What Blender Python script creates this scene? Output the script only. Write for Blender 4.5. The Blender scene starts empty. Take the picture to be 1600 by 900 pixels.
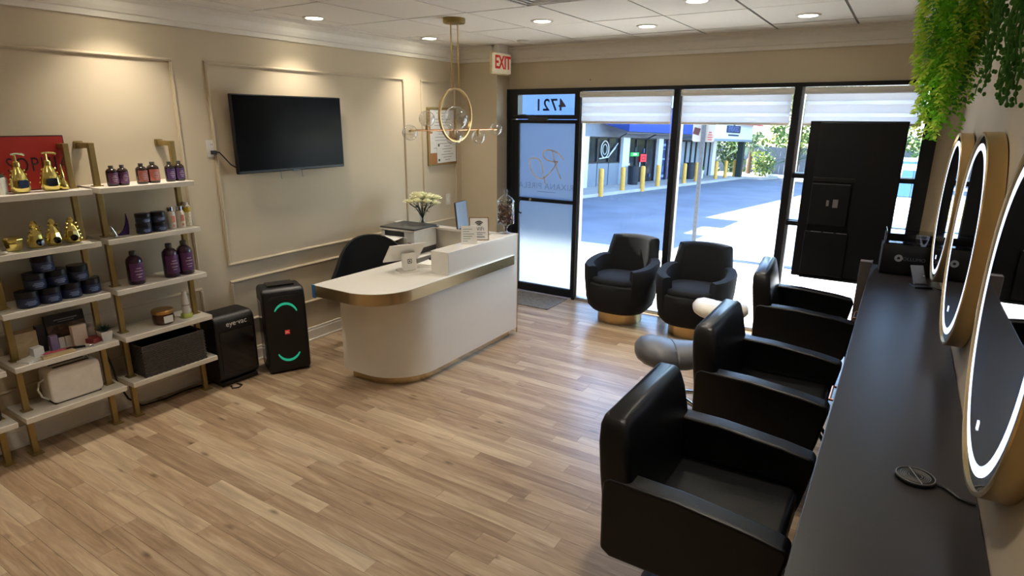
import bpy, bmesh, math, random
from mathutils import Vector, Matrix, Euler
rnd = random.Random(7)
PI = math.pi
def rad(a): return math.radians(a)
sc = bpy.context.scene
COL = sc.collection

# ------------------------------------------------------------------ camera
CAM = Vector((4.4091, -6.0562, 1.9971))
def make_camera():
    yaw, pit, rol = .5653, -.272, .0068
    fw = Vector((-math.sin(yaw)*math.cos(pit), math.cos(yaw)*math.cos(pit), math.sin(pit)))
    rt = Vector((math.cos(yaw), math.sin(yaw), 0)); up = rt.cross(fw)
    r2 = rt*math.cos(rol) + up*math.sin(rol); u2 = up*math.cos(rol) - rt*math.sin(rol)
    m = Matrix(((r2.x, u2.x, -fw.x, CAM.x), (r2.y, u2.y, -fw.y, CAM.y), (r2.z, u2.z, -fw.z, CAM.z), (0, 0, 0, 1)))
    cd = bpy.data.cameras.new('camera'); cd.sensor_width = 36; cd.lens = 945.4942/1600*36
    cd.clip_start = .03; cd.clip_end = 300
    o = bpy.data.objects.new('camera', cd); COL.objects.link(o); o.matrix_world = m
    sc.camera = o
make_camera()

# ------------------------------------------------------------------ sky, sun, exposure
SUN_DIR = Vector((.90, -.20, -1.0)).normalized()      # the way the light travels
world = bpy.data.worlds.new('sky'); sc.world = world; world.use_nodes = True
nt = world.node_tree; nt.nodes.clear()
sky = nt.nodes.new('ShaderNodeTexSky'); sky.sky_type = 'NISHITA'; sky.sun_disc = False
sky.sun_elevation = rad(47); sky.sun_rotation = rad(-77); sky.air_density = 1.0; sky.dust_density = .6; sky.ozone_density = 3.0
bg = nt.nodes.new('ShaderNodeBackground'); bg.inputs['Strength'].default_value = 1.0
wo = nt.nodes.new('ShaderNodeOutputWorld')
nt.links.new(sky.outputs[0], bg.inputs[0]); nt.links.new(bg.outputs[0], wo.inputs[0])
sl = bpy.data.lights.new('sun', 'SUN'); sl.energy = 30.0; sl.angle = rad(.6); sl.color = (1, .95, .86)
so = bpy.data.objects.new('sun', sl); COL.objects.link(so)
so.rotation_euler = SUN_DIR.to_track_quat('-Z', 'Y').to_euler(); so.location = (-20, 6, 24)
sc.view_settings.view_transform = 'Standard'; sc.view_settings.look = 'None'
sc.view_settings.gamma = 1.0; sc.view_settings.use_curve_mapping = False
sc.view_settings.exposure = 0.62
try:
    sc.cycles.use_denoising = True; sc.cycles.max_bounces = 10; sc.cycles.transparent_max_bounces = 24
    sc.cycles.sample_clamp_indirect = 6.0; sc.cycles.caustics_reflective = False; sc.cycles.caustics_refractive = False
except Exception: pass
DOWNLIGHT_W = 3.8
DOWNLIGHT_COL = (1.0, .90, .76)

# ------------------------------------------------------------------ helpers
def lin(c):
    f = lambda v: (v/255/12.92) if v/255 <= .04045 else ((v/255+.055)/1.055)**2.4
    return tuple(f(v) for v in c)
MATS = {}
def M(name, rgb, rough=.5, metal=0., var=.06, scale=18., bump=0., bscale=60., emit=0., coat=0., sheen=0., spec=.5, ecol=None):
    """procedural principled material: a little noise in colour and, if asked, in relief"""
    if name in MATS: return MATS[name]
    m = bpy.data.materials.new(name); m.use_nodes = True; n = m.node_tree.nodes; l = m.node_tree.links
    p = n['Principled BSDF']; c = lin(rgb)
    tc = n.new('ShaderNodeTexCoord'); nz = n.new('ShaderNodeTexNoise'); nz.inputs['Scale'].default_value = scale; nz.inputs['Detail'].default_value = 4
    l.new(tc.outputs['Object'], nz.inputs['Vector'])
    rp = n.new('ShaderNodeValToRGB'); rp.color_ramp.elements[0].position = .3; rp.color_ramp.elements[1].position = .7
    rp.color_ramp.elements[0].color = tuple(v*(1-var) for v in c)+(1,); rp.color_ramp.elements[1].color = tuple(min(1, v*(1+var)) for v in c)+(1,)
    l.new(nz.outputs['Fac'], rp.inputs['Fac']); l.new(rp.outputs['Color'], p.inputs['Base Color'])
    p.inputs['Roughness'].default_value = rough; p.inputs['Metallic'].default_value = metal
    p.inputs['Specular IOR Level'].default_value = spec
    if coat: p.inputs['Coat Weight'].default_value = coat; p.inputs['Coat Roughness'].default_value = .08
    if sheen: p.inputs['Sheen Weight'].default_value = sheen
    if emit: p.inputs['Emission Color'].default_value = lin(ecol or rgb)+(1,); p.inputs['Emission Strength'].default_value = emit
    if bump:
        b = n.new('ShaderNodeBump'); b.inputs['Strength'].default_value = bump; b.inputs['Distance'].default_value = .004
        n2 = n.new('ShaderNodeTexNoise'); n2.inputs['Scale'].default_value = bscale; n2.inputs['Detail'].default_value = 5
        l.new(tc.outputs['Object'], n2.inputs['Vector']); l.new(n2.outputs['Fac'], b.inputs['Height']); l.new(b.outputs['Normal'], p.inputs['Normal'])
    MATS[name] = m; return m
def glass_mat(name, tint=(1, 1, 1), refl=1.0, rough=0.0, ior=1.45, extra=0.0):
    """thin clear glass: lets light straight through, mirrors at a slant"""
    m = bpy.data.materials.new(name); m.use_nodes = True; n = m.node_tree.nodes; l = m.node_tree.links; n.clear()
    o = n.new('ShaderNodeOutputMaterial'); mx = n.new('ShaderNodeMixShader'); t = n.new('ShaderNodeBsdfTransparent'); g = n.new('ShaderNodeBsdfGlossy')
    t.inputs[0].default_value = tint+(1,); g.inputs['Roughness'].default_value = rough
    f = n.new('ShaderNodeLayerWeight'); f.inputs['Blend'].default_value = .5; f0 = ((ior-1)/(ior+1))**2
    pw = n.new('ShaderNodeMath'); pw.operation = 'POWER'; pw.inputs[1].default_value = 5.0; l.new(f.outputs['Facing'], pw.inputs[0])
    mu = n.new('ShaderNodeMath'); mu.operation = 'MULTIPLY_ADD'; mu.inputs[1].default_value = refl*(1-f0); mu.inputs[2].default_value = extra+f0*refl; mu.use_clamp = True
    l.new(pw.outputs[0], mu.inputs[0]); l.new(mu.outputs[0], mx.inputs[0]); l.new(t.outputs[0], mx.inputs[1]); l.new(g.outputs[0], mx.inputs[2]); l.new(mx.outputs[0], o.inputs[0])
    return m
def frost_mat():
    m = bpy.data.materials.new('frosted_glass'); m.use_nodes = True; n = m.node_tree.nodes; l = m.node_tree.links; n.clear()
    o = n.new('ShaderNodeOutputMaterial'); mx = n.new('ShaderNodeMixShader'); r = n.new('ShaderNodeBsdfRefraction'); t = n.new('ShaderNodeBsdfTranslucent')
    nz = n.new('ShaderNodeTexNoise'); nz.inputs['Scale'].default_value = 300
    r.inputs['IOR'].default_value = 1.06; r.inputs['Roughness'].default_value = .62; r.inputs[0].default_value = (.50, .55, .58, 1)
    t.inputs[0].default_value = (.36, .41, .45, 1); mx.inputs[0].default_value = .30
    l.new(r.outputs[0], mx.inputs[1]); l.new(t.outputs[0], mx.inputs[2]); l.new(mx.outputs[0], o.inputs[0]); return m
def fabric_mat(name, col, transl, transp):
    m = bpy.data.materials.new(name); m.use_nodes = True; n = m.node_tree.nodes; l = m.node_tree.links; n.clear()
    o = n.new('ShaderNodeOutputMaterial'); a = n.new('ShaderNodeMixShader'); b = n.new('ShaderNodeMixShader')
    d = n.new('ShaderNodeBsdfDiffuse'); t = n.new('ShaderNodeBsdfTranslucent'); x = n.new('ShaderNodeBsdfTransparent')
    nz = n.new('ShaderNodeTexNoise'); nz.inputs['Scale'].default_value = 90
    rp = n.new('ShaderNodeValToRGB'); c = lin(col); rp.color_ramp.elements[0].color = tuple(v*.93 for v in c)+(1,); rp.color_ramp.elements[1].color = c+(1,)
    l.new(nz.outputs['Fac'], rp.inputs['Fac']); l.new(rp.outputs['Color'], d.inputs[0]); l.new(rp.outputs['Color'], t.inputs[0])
    a.inputs[0].default_value = transl; b.inputs[0].default_value = transp
    l.new(d.outputs[0], a.inputs[1]); l.new(t.outputs[0], a.inputs[2]); l.new(a.outputs[0], b.inputs[1]); l.new(x.outputs[0], b.inputs[2]); l.new(b.outputs[0], o.inputs[0]); return m
def wood_floor_mat():
    m = bpy.data.materials.new('oak_laminate'); m.use_nodes = True; n = m.node_tree.nodes; l = m.node_tree.links; p = n['Principled BSDF']
    geo = n.new('ShaderNodeNewGeometry'); oi = n.new('ShaderNodeObjectInfo')
    ad = n.new('ShaderNodeMath'); ad.operation = 'ADD'; l.new(geo.outputs['Random Per Island'], ad.inputs[0]); l.new(oi.outputs['Random'], ad.inputs[1])
    fr = n.new('ShaderNodeMath'); fr.operation = 'FRACT'; l.new(ad.outputs[0], fr.inputs[0])
    # slide the grain about from plank to plank
    cb = n.new('ShaderNodeCombineXYZ'); mu = n.new('ShaderNodeMath'); mu.operation = 'MULTIPLY'; mu.inputs[1].default_value = 40; l.new(fr.outputs[0], mu.inputs[0])
    l.new(mu.outputs[0], cb.inputs[0]); l.new(mu.outputs[0], cb.inputs[2])
    va = n.new('ShaderNodeVectorMath'); va.operation = 'ADD'; l.new(geo.outputs['Position'], va.inputs[0]); l.new(cb.outputs[0], va.inputs[1])
    mp = n.new('ShaderNodeMapping'); mp.inputs['Scale'].default_value = (1.3, 15, 1); l.new(va.outputs[0], mp.inputs['Vector'])
    g1 = n.new('ShaderNodeTexNoise'); g1.inputs['Scale'].default_value = 1.5; g1.inputs['Detail'].default_value = 8; g1.inputs['Roughness'].default_value = .66; g1.inputs['Distortion'].default_value = .9
    l.new(mp.outputs[0], g1.inputs['Vector'])
    r1 = n.new('ShaderNodeValToRGB'); e = r1.color_ramp.elements
    e[0].position = .31; e[0].color = lin((100, 79, 60))+(1,); e[1].position = .72; e[1].color = lin((206, 187, 157))+(1,)
    k = e.new(.5); k.color = lin((160, 134, 107))+(1,)
    l.new(g1.outputs['Fac'], r1.inputs['Fac'])
    r2 = n.new('ShaderNodeValToRGB'); e = r2.color_ramp.elements; e[0].color = lin((130, 105, 82))+(1,); e[1].color = lin((208, 190, 160))+(1,)
    k = e.new(.45); k.color = lin((164, 138, 109))+(1,)
    l.new(fr.outputs[0], r2.inputs['Fac'])
    mx = n.new('ShaderNodeMix'); mx.data_type = 'RGBA'; mx.inputs['Factor'].default_value = .42; l.new(r1.outputs[0], mx.inputs['A']); l.new(r2.outputs[0], mx.inputs['B'])
    # knots
    mk = n.new('ShaderNodeMapping'); mk.inputs['Scale'].default_value = (3.0, 8.5, 1); l.new(va.outputs[0], mk.inputs['Vector'])
    vo = n.new('ShaderNodeTexVoronoi'); vo.inputs['Scale'].default_value = .85; l.new(mk.outputs[0], vo.inputs['Vector'])
    rk = n.new('ShaderNodeValToRGB'); e = rk.color_ramp.elements; e[0].position = .03; e[0].color = (.16, .11, .08, 1); e[1].position = .13; e[1].color = (1, 1, 1, 1)
    l.new(vo.outputs['Distance'], rk.inputs['Fac'])
    m2 = n.new('ShaderNodeMix'); m2.data_type = 'RGBA'; m2.blend_type = 'MULTIPLY'; m2.inputs['Factor'].default_value = .75; l.new(mx.outputs['Result'], m2.inputs['A']); l.new(rk.outputs[0], m2.inputs['B'])
    l.new(m2.outputs['Result'], p.inputs['Base Color']); p.inputs['Roughness'].default_value = .30; p.inputs['Specular IOR Level'].default_value = .5
    b = n.new('ShaderNodeBump'); b.inputs['Strength'].default_value = .12; b.inputs['Distance'].default_value = .002; l.new(g1.outputs['Fac'], b.inputs['Height']); l.new(b.outputs[0], p.inputs['Normal'])
    return m

def tag(o, label=None, cat=None, group=None, kind=None):
    if label: o['label'] = label
    if cat: o['category'] = cat
    if group: o['group'] = group
    if kind: o['kind'] = kind
    return o
def E(name, label=None, cat=None, loc=(0, 0, 0), rz=0, group=None, kind=None, parent=None):
    o = bpy.data.objects.new(name, None); o.empty_display_size = .1; COL.objects.link(o); o.location = loc; o.rotation_euler = (0, 0, rz)
    if parent: o.parent = parent
    return tag(o, label, cat, group, kind)
def ob(name, bm, mat, parent=None, loc=None, rot=None, smooth=None, bev=0., kind=None, segs=2):
    """one bmesh -> one linked mesh object"""
    bmesh.ops.recalc_face_normals(bm, faces=bm.faces[:]) if not isinstance(bm, bpy.types.Mesh) else None
    if isinstance(bm, bpy.types.Mesh): me = bm
    else:
        me = bpy.data.meshes.new(name); bm.to_mesh(me); bm.free()
    if mat and not me.materials: me.materials.append(mat)
    if smooth is not None:
        me.polygons.foreach_set('use_smooth', [True]*len(me.polygons))
        try: me.set_sharp_from_angle(angle=rad(smooth))
        except Exception: pass
    o = bpy.data.objects.new(name, me); COL.objects.link(o)
    if parent: o.parent = parent
    if loc is not None: o.location = loc
    if rot is not None: o.rotation_euler = rot
    if bev:
        md = o.modifiers.new('bevel', 'BEVEL'); md.width = bev; md.segments = segs; md.limit_method = 'ANGLE'; md.angle_limit = rad(40)
        if segs > 2:
            me.polygons.foreach_set('use_smooth', [True]*len(me.polygons)); md.harden_normals = False
            md2 = o.modifiers.new('normals', 'WEIGHTED_NORMAL')
    if kind: o['kind'] = kind
    return o
def B(): return bmesh.new()
def box(bm, x0, x1, y0, y1, z0, z1, mtx=None):
    vs = [bm.verts.new((x, y, z)) for x in (x0, x1) for y in (y0, y1) for z in (z0, z1)]
    for f in ((0, 1, 3, 2), (4, 6, 7, 5), (0, 4, 5, 1), (2, 3, 7, 6), (0, 2, 6, 4), (1, 5, 7, 3)): bm.faces.new([vs[i] for i in f])
    if mtx: bmesh.ops.transform(bm, matrix=mtx, verts=vs)
    return bm
def bx(*a, **k): return box(B(), *a, **k)
def lathe(bm, prof, n=24, c=(0, 0, 0), sx=1, sy=1, ring=False):
    rings = []
    for r, z in prof:
        if r < 1e-5: rings.append([bm.verts.new((c[0], c[1], c[2]+z))])
        else: rings.append([bm.verts.new((c[0]+sx*r*math.cos(2*PI*i/n), c[1]+sy*r*math.sin(2*PI*i/n), c[2]+z)) for i in range(n)])
    for a, b in list(zip(rings, rings[1:]))+([(rings[-1], rings[0])] if ring else []):
        for i in range(n):
            j = (i+1) % n
            if len(a) == 1 and len(b) == 1: continue
            if len(a) == 1: bm.faces.new((a[0], b[i], b[j]))
            elif len(b) == 1: bm.faces.new((a[i], a[j], b[0]))
            else: bm.faces.new((a[i], a[j], b[j], b[i]))
    for e in () if ring else (rings[0], rings[-1]):
        if len(e) > 2: bm.faces.new(e)
    return bm
def cyl(bm, r, z0, z1, c=(0, 0), n=24, r1=None): return lathe(bm, [(r, z0), (r if r1 is None else r1, z1)], n, (c[0], c[1], 0))
def tube(bm, pts, r, n=8, closed=False, flat=1.0):
    pts = [Vector(p) for p in pts]; rings = []; N = len(pts); nrm = None
    for i, p in enumerate(pts):
        if closed: t = (pts[(i+1) % N]-pts[i-1])
        else: t = pts[min(i+1, N-1)]-pts[max(i-1, 0)]
        if t.length < 1e-9: t = Vector((0, 0, 1))
        t.normalize()
        if nrm is None:
            a = Vector((0, 0, 1)) if abs(t.z) < .9 else Vector((1, 0, 0)); nrm = (a-t*a.dot(t)).normalized()
        else:
            q = nrm-t*nrm.dot(t); nrm = q.normalized() if q.length > 1e-6 else nrm
        bi = t.cross(nrm); rr = r[i] if isinstance(r, (list, tuple)) else r
        rings.append([bm.verts.new(p+nrm*(rr*flat*math.cos(2*PI*k/n))+bi*(rr*math.sin(2*PI*k/n))) for k in range(n)])
    for a, b in (list(zip(rings, rings[1:]))+([(rings[-1], rings[0])] if closed else [])):
        for k in range(n): bm.faces.new((a[k], a[(k+1) % n], b[(k+1) % n], b[k]))
    if not closed: bm.faces.new(rings[0]); bm.faces.new(list(reversed(rings[-1])))
    return bm
def prism(bm, out, z0, z1, mtx=None):
    a = [bm.verts.new((x, y, z0)) for x, y in out]; b = [bm.verts.new((x, y, z1)) for x, y in out]; n = len(out)
    for i in range(n): bm.faces.new((a[i], a[(i+1) % n], b[(i+1) % n], b[i]))
    bm.faces.new(list(reversed(a))); bm.faces.new(b)
    if mtx: bmesh.ops.transform(bm, matrix=mtx, verts=a+b)
    return bm
XZ = Matrix(((1, 0, 0, 0), (0, 0, -1, 0), (0, 1, 0, 0), (0, 0, 0, 1)))   # outline (x,z), extruded along -y
YZ = Matrix(((0, 0, 1, 0), (1, 0, 0, 0), (0, 1, 0, 0), (0, 0, 0, 1)))    # outline (y,z), extruded along x
def arc(cx, cy, r, a0, a1, n=10): return [(cx+r*math.cos(rad(a0+(a1-a0)*i/n)), cy+r*math.sin(rad(a0+(a1-a0)*i/n))) for i in range(n+1)]
def rrect(x0, x1, y0, y1, r, n=5):
    return arc(x1-r, y0+r, r, -90, 0, n)+arc(x1-r, y1-r, r, 0, 90, n)+arc(x0+r, y1-r, r, 90, 180, n)+arc(x0+r, y0+r, r, 180, 270, n)
def ball(bm, c, r, n=16, m=10, sz=1.): return lathe(bm, [(0 if i in (0, m) else r*math.sin(PI*i/m), -r*sz*math.cos(PI*i/m)) for i in range(m+1)], n, c)
def text(name, s, size, mat, parent=None, loc=(0, 0, 0), rot=(0, 0, 0), depth=.001, align='CENTER', sx=1.0, spacing=1.0, mirror=False, shear=0, bold=0):
    cu = bpy.data.curves.new(name, 'FONT'); cu.body = s; cu.size = size; cu.extrude = depth; cu.align_x = align; cu.align_y = 'CENTER'; cu.space_character = spacing; cu.shear = shear; cu.offset = bold
    cu.materials.append(mat); cu.resolution_u = 3; t = bpy.data.objects.new(name, cu); me = bpy.data.meshes.new_from_object(t); bpy.data.objects.remove(t)
    if not me.materials: me.materials.append(mat)
    o = bpy.data.objects.new(name, me); COL.objects.link(o); o.location = loc; o.rotation_euler = rot; o.scale = (sx, 1, 1)
    if parent: o.parent = parent
    return o
def copy_tree(o, parent=None):
    c = o.copy(); COL.objects.link(c)
    if parent: c.parent = parent
    for ch in list(o.children): copy_tree(ch, c)
    return c
def dup(o, loc, rz=0, label=None, group=None, scale=None):
    c = copy_tree(o); c.location = loc; c.rotation_euler = (0, 0, rz)
    if label: c['label'] = label
    if group: c['group'] = group
    if scale: c.scale = scale
    return c
FX = (PI/2, 0, PI/2)     # lettering that faces +x
FY = (PI/2, 0, 0)        # lettering that faces -y

# ------------------------------------------------------------------ materials
W_WALL = M('beige_paint', (205, 190, 163), .6, var=.02, scale=3, bump=.04, bscale=240)
W_TRIM = M('white_trim', (232, 227, 216), .45, var=.015)
CEIL = M('ceiling_tile', (240, 237, 231), .85, var=.03, scale=120, bump=.25, bscale=420)
CEILG = M('ceiling_grid_shaded', (92, 85, 74), .6)  # shade along the tile edges is painted into this dark grid colour
OAK = wood_floor_mat()
BLACKM = M('black_aluminium', (20, 22, 26), .4, .3, bump=.02)
ALU = M('brushed_aluminium', (170, 172, 176), .35, .8)
GLASS = glass_mat('clear_glass', (.96, .98, .98), .9, 0, 1.38)
CLEAR = glass_mat('globe_glass', (.95, .95, .94), 1.7, .02, 1.5, .10)
FROST = frost_mat()
MIRROR = M('mirror_silver', (235, 238, 238), .015, 1., var=0)
GOLD = M('brushed_gold', (214, 184, 132), .3, 1., var=.05, scale=8)
BRONZE = M('champagne_metal', (160, 138, 86), .4, .75, var=.06)
GOLDBR = M('bright_gold', (232, 216, 132), .13, 1., var=.08)
MIRGOLD = M('mirrored_gold', (204, 182, 142), .27, 1., var=.03)
WHITEG = M('white_gloss', (228, 224, 216), .2, var=.01, coat=.3)
WHITEP = M('white_plastic', (226, 222, 214), .4, var=.02)
SHELFW = M('shelf_white', (226, 219, 205), .45, var=.02)
BLACKP = M('black_plastic', (8, 8, 10), .42, var=.1, bump=.05, bscale=300)
BLACKG = M('black_gloss', (6, 6, 8), .08, var=.05)
LEATH = M('black_leather', (7, 7, 9), .36, spec=.42, var=.12, scale=30, bump=.18, bscale=160)
VELVET = M('black_velvet', (5, 7, 11), .9, var=.15, sheen=.0, bump=.1, bscale=300)
GREYL = M('grey_leather', (88, 89, 92), .42, var=.05, bump=.1, bscale=200)
WHITEL = M('cream_leather', (222, 217, 205), .38, var=.03, bump=.1, bscale=200)
DARKW = M('espresso_laminate', (33, 28, 28), .36, var=.12, scale=6, bump=.05, bscale=90, spec=.75)
CHROME = M('chrome', (220, 220, 222), .1, 1., var=.02)
PAPER = M('paper_white', (236, 235, 230), .7, var=.02)
INK = M('ink_grey', (150, 150, 156), .7)
INKD = M('ink_dark', (28, 28, 34), .6)
AMBER = M('brown_bottle', (34, 17, 14), .14, var=.1, coat=.4)
PURPLB = M('purple_bottle', (52, 22, 50), .16, var=.1, coat=.4)
PURPL = M('purple_label', (116, 70, 112), .5)
PINKL = M('pink_label', (196, 122, 108), .5)
VIOLET = M('violet_label', (96, 66, 124), .5)
NAVY = M('navy_jar', (44, 54, 86), .3, var=.1)
NAVYL = M('navy_lid', (24, 26, 34), .3)
LBLBLUE = M('pale_blue_print', (110, 128, 170), .5)
LEAFG = fabric_mat('leaf_green', (140, 214, 66), .45, 0)
LEAFY = fabric_mat('leaf_yellowgreen', (204, 228, 92), .45, 0)
LEAFD = fabric_mat('leaf_dark', (104, 164, 82), .3, 0)

# ------------------------------------------------------------------ room shell
W, H, YB = 4.744, 2.76, -8.9
XJ, X1, X2, X3, XR = .515, 1.405, 2.465, 3.535, 4.500
floor = ob('floor', bx(-.2, W+.2, YB-.2, .0, -.14, -.004), DARKW, kind='structure')
def plank_mesh():
    return bx(0, 1, 0, .0862, -.004, 0)
def planks():
    me = bpy.data.meshes.new('plank'); b = plank_mesh(); b.to_mesh(me); b.free(); me.materials.append(OAK)
    far = B(); y = -.0875; row = 0; n = 0
    while y > YB:
        x = -rnd.random()*.8; 
        while x < W:
            L = rnd.choice((.58, .74, .92, 1.1, 1.22)); x0 = max(x, 0); x1 = min(x+L, W)
            if x1-x0 > .02:
                near = -5.35 < y < -1.75 and x0 < 4.35-max(0, (-4.2-y)*1.3)
                near = near and x1 > (-4.6-y)*1.9
                if near and n < 298:
                    o = bpy.data.objects.new('plank', me); COL.objects.link(o); o.parent = floor; o.location = (x0, y, 0); o.scale = (x1-x0-.0012, 1, 1); n += 1
                else: box(far, x0, x1-.0012, y, y+.0862, -.004, 0)
            x += L
        y -= .0875; row += 1
    ob('outer_planks', far, OAK, floor, kind='stuff')
planks()
wall_left = ob('wall_left', bx(-.15, 0, YB, .2, -.14, 2.95), W_WALL, kind='structure')
ob('wall_right', bx(W, W+.15, YB, .2, -.14, 2.95), W_WALL, kind='structure')
ob('wall_back', bx(-.15, W+.15, YB-.15, YB, -.14, 2.95), W_WALL, kind='structure')
b = B(); box(b, 0, XJ-.01, -.24, .2, 0, 2.95); ob('wall_corner', b, W_WALL, kind='structure')
b = B(); box(b, XJ-.01, W, 0, .2, 2.32, 2.95); box(b, 4.60, W, 0, .2, 0, 2.32); box(b, XJ-.01, 4.60, .055, .2, -.14, 0)
wall_front = ob('wall_front', b, W_WALL, kind='structure')
ceiling = ob('ceiling', bx(-.15, W+.15, YB-.1, .2, H+.012, 2.95), CEILG, kind='structure')
def ceiling_tiles():
    xs = [0.0]+[.27+.61*k for k in range(8)]+[W]; ys = [0.0]+[-.40-.86*k for k in range(10)]+[YB]
    for i in range(len(xs)-1):
        for j in range(len(ys)-1):
            x0, x1, y1, y0 = xs[i], xs[i+1], ys[j], ys[j+1]
            b = box(B(), x0+.009, x1-.009, y0+.009, y1-.009, H-.003+rnd.uniform(0, .003), H+.014)
            ob('ceiling_tile', b, CEIL, ceiling)
    g = B()
    for x in xs[1:-1]: box(g, x-.010, x+.010, YB, 0, H+.004, H+.013)
    for y in ys[1:-1]: box(g, 0, W, y-.010, y+.010, H+.004, H+.013)
    ob('grid_bars', g, CEILG, ceiling)
ceiling_tiles()
def crown(name, axis, a0, a1, base, sgn):
    pr = [(0, 2.60), (.018, 2.60), (.018, 2.635), (.034, 2.64), (.05, 2.665), (.062, 2.70), (.085, 2.72), (.085, 2.738), (.105, 2.742), (.105, 2.7585), (0, 2.7585)]
    b = B()
    if axis == 'y': vs = [[b.verts.new((base+sgn*p, a, z)) for p, z in pr] for a in (a0, a1)]
    else: vs = [[b.verts.new((a, base+sgn*p, z)) for p, z in pr] for a in (a0, a1)]
    n = len(pr)
    for i in range(n): b.faces.new((vs[0][i], vs[0][(i+1) % n], vs[1][(i+1) % n], vs[1][i]))
    b.faces.new(vs[0]); b.faces.new(list(reversed(vs[1]))); ob(name, b, W_TRIM, kind='structure')
crown('trim_1', 'y', YB, -.24, 0, 1); crown('trim_2', 'x', 0, XJ+.095, -.24, -1); crown('trim_3', 'y', -.345, 0, XJ-.01, 1)
crown('trim_4', 'x', XJ-.01, W, 0, -1); crown('trim_5', 'y', YB, 0, W, -1)
def moulding(y0, y1, z0, z1):
    """raised panel frame on the left wall"""
    b = B(); w = .022; d = .013
    for a in ((y0, y1, z0, z0+w), (y0, y1, z1-w, z1), (y0, y0+w, z0+w, z1-w), (y1-w, y1, z0+w, z1-w)):
        box(b, -.002, d, a[0], a[1], a[2], a[3])
        q = .006; box(b, d-.002, d+.005, a[0]+q, a[1]-q, a[2]+q, a[3]-q)
    ob('panel_moulding', b, W_WALL, wall_left, bev=.003)
for y0, y1 in ((-8.6, -6.35), (-6.1, -3.555), (-3.32, -1.19), (-.935, -.345)):
    moulding(y0, y1, .855, 2.39); moulding(y0, y1, .365, .735)
def baseboard(name, b): ob(name, b, W_TRIM, kind='structure', bev=.003)
b = B(); box(b, 0, .014, YB, -.24, 0, .105); box(b, 0, .010, YB, -.24, .105, .13); box(b, 0, .02, YB, -.24, 0, .02); baseboard('baseboard_left', b)
b = B(); box(b, W-.014, W, YB, 0, 0, .105); baseboard('baseboard_right', b)
b = B(); box(b, 0, XJ+.002, -.254, -.24, 0, .105); box(b, XJ-.01, XJ+.004, -.254, -.06, 0, .105); baseboard('baseboard_front', b)

ob('screw_hole', bx(1.512, 1.522, -.002, .001, 2.395, 2.405), INKD, wall_front)
# ------------------------------------------------------------------ storefront
b = B(); box(b, X1+.03, 4.60, -.05, .05, 2.285, 2.32); box(b, XJ, X1+.03, -.05, .05, 2.285, 2.32)
head = ob('trim_6', b, BLACKM, kind='structure')
def mull(parent, x0, x1, z0=0, z1=2.285, alu=True, m=None):
    ob('mullion', bx(x0, x1, -.055, .055, z0, z1), m or BLACKM, parent, bev=.003)
    if alu: ob('mullion_trim', bx(x1, x1+.022, -.03, .04, z0, z1), ALU, parent, bev=.002)
wins = [(1, X1+.035, X2-.03), (2, X2+.035, X3-.03), (3, X3+.035, XR)]
for i, xa, xb in wins:
    w = E('window_%d' % i, kind='structure')
    ob('pane', bx(xa, xb, .004, .010, .03, 2.285), GLASS, w)
    ob('sill_rail', bx(xa, xb, -.035, .045, .0, .034), BLACKM if i == 3 else ALU, w, bev=.002)
    if i == 1: mull(w, X1, X1+.035)
    if i == 2: mull(w, X2-.03, X2+.035)
    if i == 3:
        mull(w, X3-.03, X3+.035); mull(w, XR, 4.60, alu=False)
        for z in (1.107, 1.53):
            ob('cross_bar', bx(X3+.035, XR, -.035, .035, z-.022, z+.022), BLACKM, w, bev=.002)
# transom above the door
tr = E('window_4', kind='structure')
ob('pane', bx(.66, 1.37, .004, .010, 2.045, 2.26), GLASS, tr)
b = B(); box(b, XJ, .66, -.05, .05, 2.0, 2.285); box(b, 1.37, X1, -.05, .05, 2.0, 2.285); box(b, .66, 1.37, -.05, .05, 2.0, 2.045); box(b, .66, 1.37, -.05, .05, 2.26, 2.285)
ob('transom_frame', b, BLACKM, tr)
text('street_number', '4721', .175, INKD, tr, (1.04, .012, 2.145), (PI/2, 0, PI), .0006, sx=1.0, spacing=1.12, bold=.003)
door = E('door_1', kind='structure')
ob('jamb', bx(XJ, .575, -.05, .05, 0, 2.0), BLACKM, door, bev=.003)
ob('stile', bx(.58, .66, -.024, .024, .012, 1.995), BLACKM, door, bev=.003); ob('stile', bx(1.37, 1.403, -.024, .024, .012, 1.995), BLACKM, door, bev=.003)
ob('rail', bx(.66, 1.37, -.024, .024, .012, .10), BLACKM, door, bev=.003); ob('rail', bx(.66, 1.37, -.024, .024, 1.085, 1.125), BLACKM, door, bev=.003); ob('rail', bx(.66, 1.37, -.024, .024, 1.955, 1.995), BLACKM, door, bev=.003)
ob('frosted_pane', bx(.66, 1.37, -.004, .004, .10, 1.085), FROST, door); ob('frosted_pane', bx(.66, 1.37, -.004, .004, 1.125, 1.955), FROST, door)
b = B(); tube(b, [(.70, -.024, .94), (.70, -.07, .95), (.70, -.085, .98), (.70, -.085, 1.06), (.70, -.07, 1.09), (.70, -.024, 1.10)], .011, 8); ob('pull_handle', b, BLACKM, door, smooth=40)
b = B(); box(b, .80, 1.04, -.06, -.024, 1.985, 2.02); tube(b, [(.93, -.045, 2.01), (.78, -.11, 2.045), (.60, -.05, 2.03)], .008, 6); ob('door_closer', b, M('closer_grey', (70, 72, 76), .4, .5), door)
ob('lock_cylinder', lathe(B(), [(.016, 0), (.016, .012)], 12, (0, 0, 0)), CHROME, door, (.83, -.024, 1.105), (PI/2, 0, 0))
LOGOM = M('rose_foil', (255, 236, 226), .4, .6); LOGOT = fabric_mat('grey_vinyl', (186, 200, 212), .85, .4)
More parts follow.
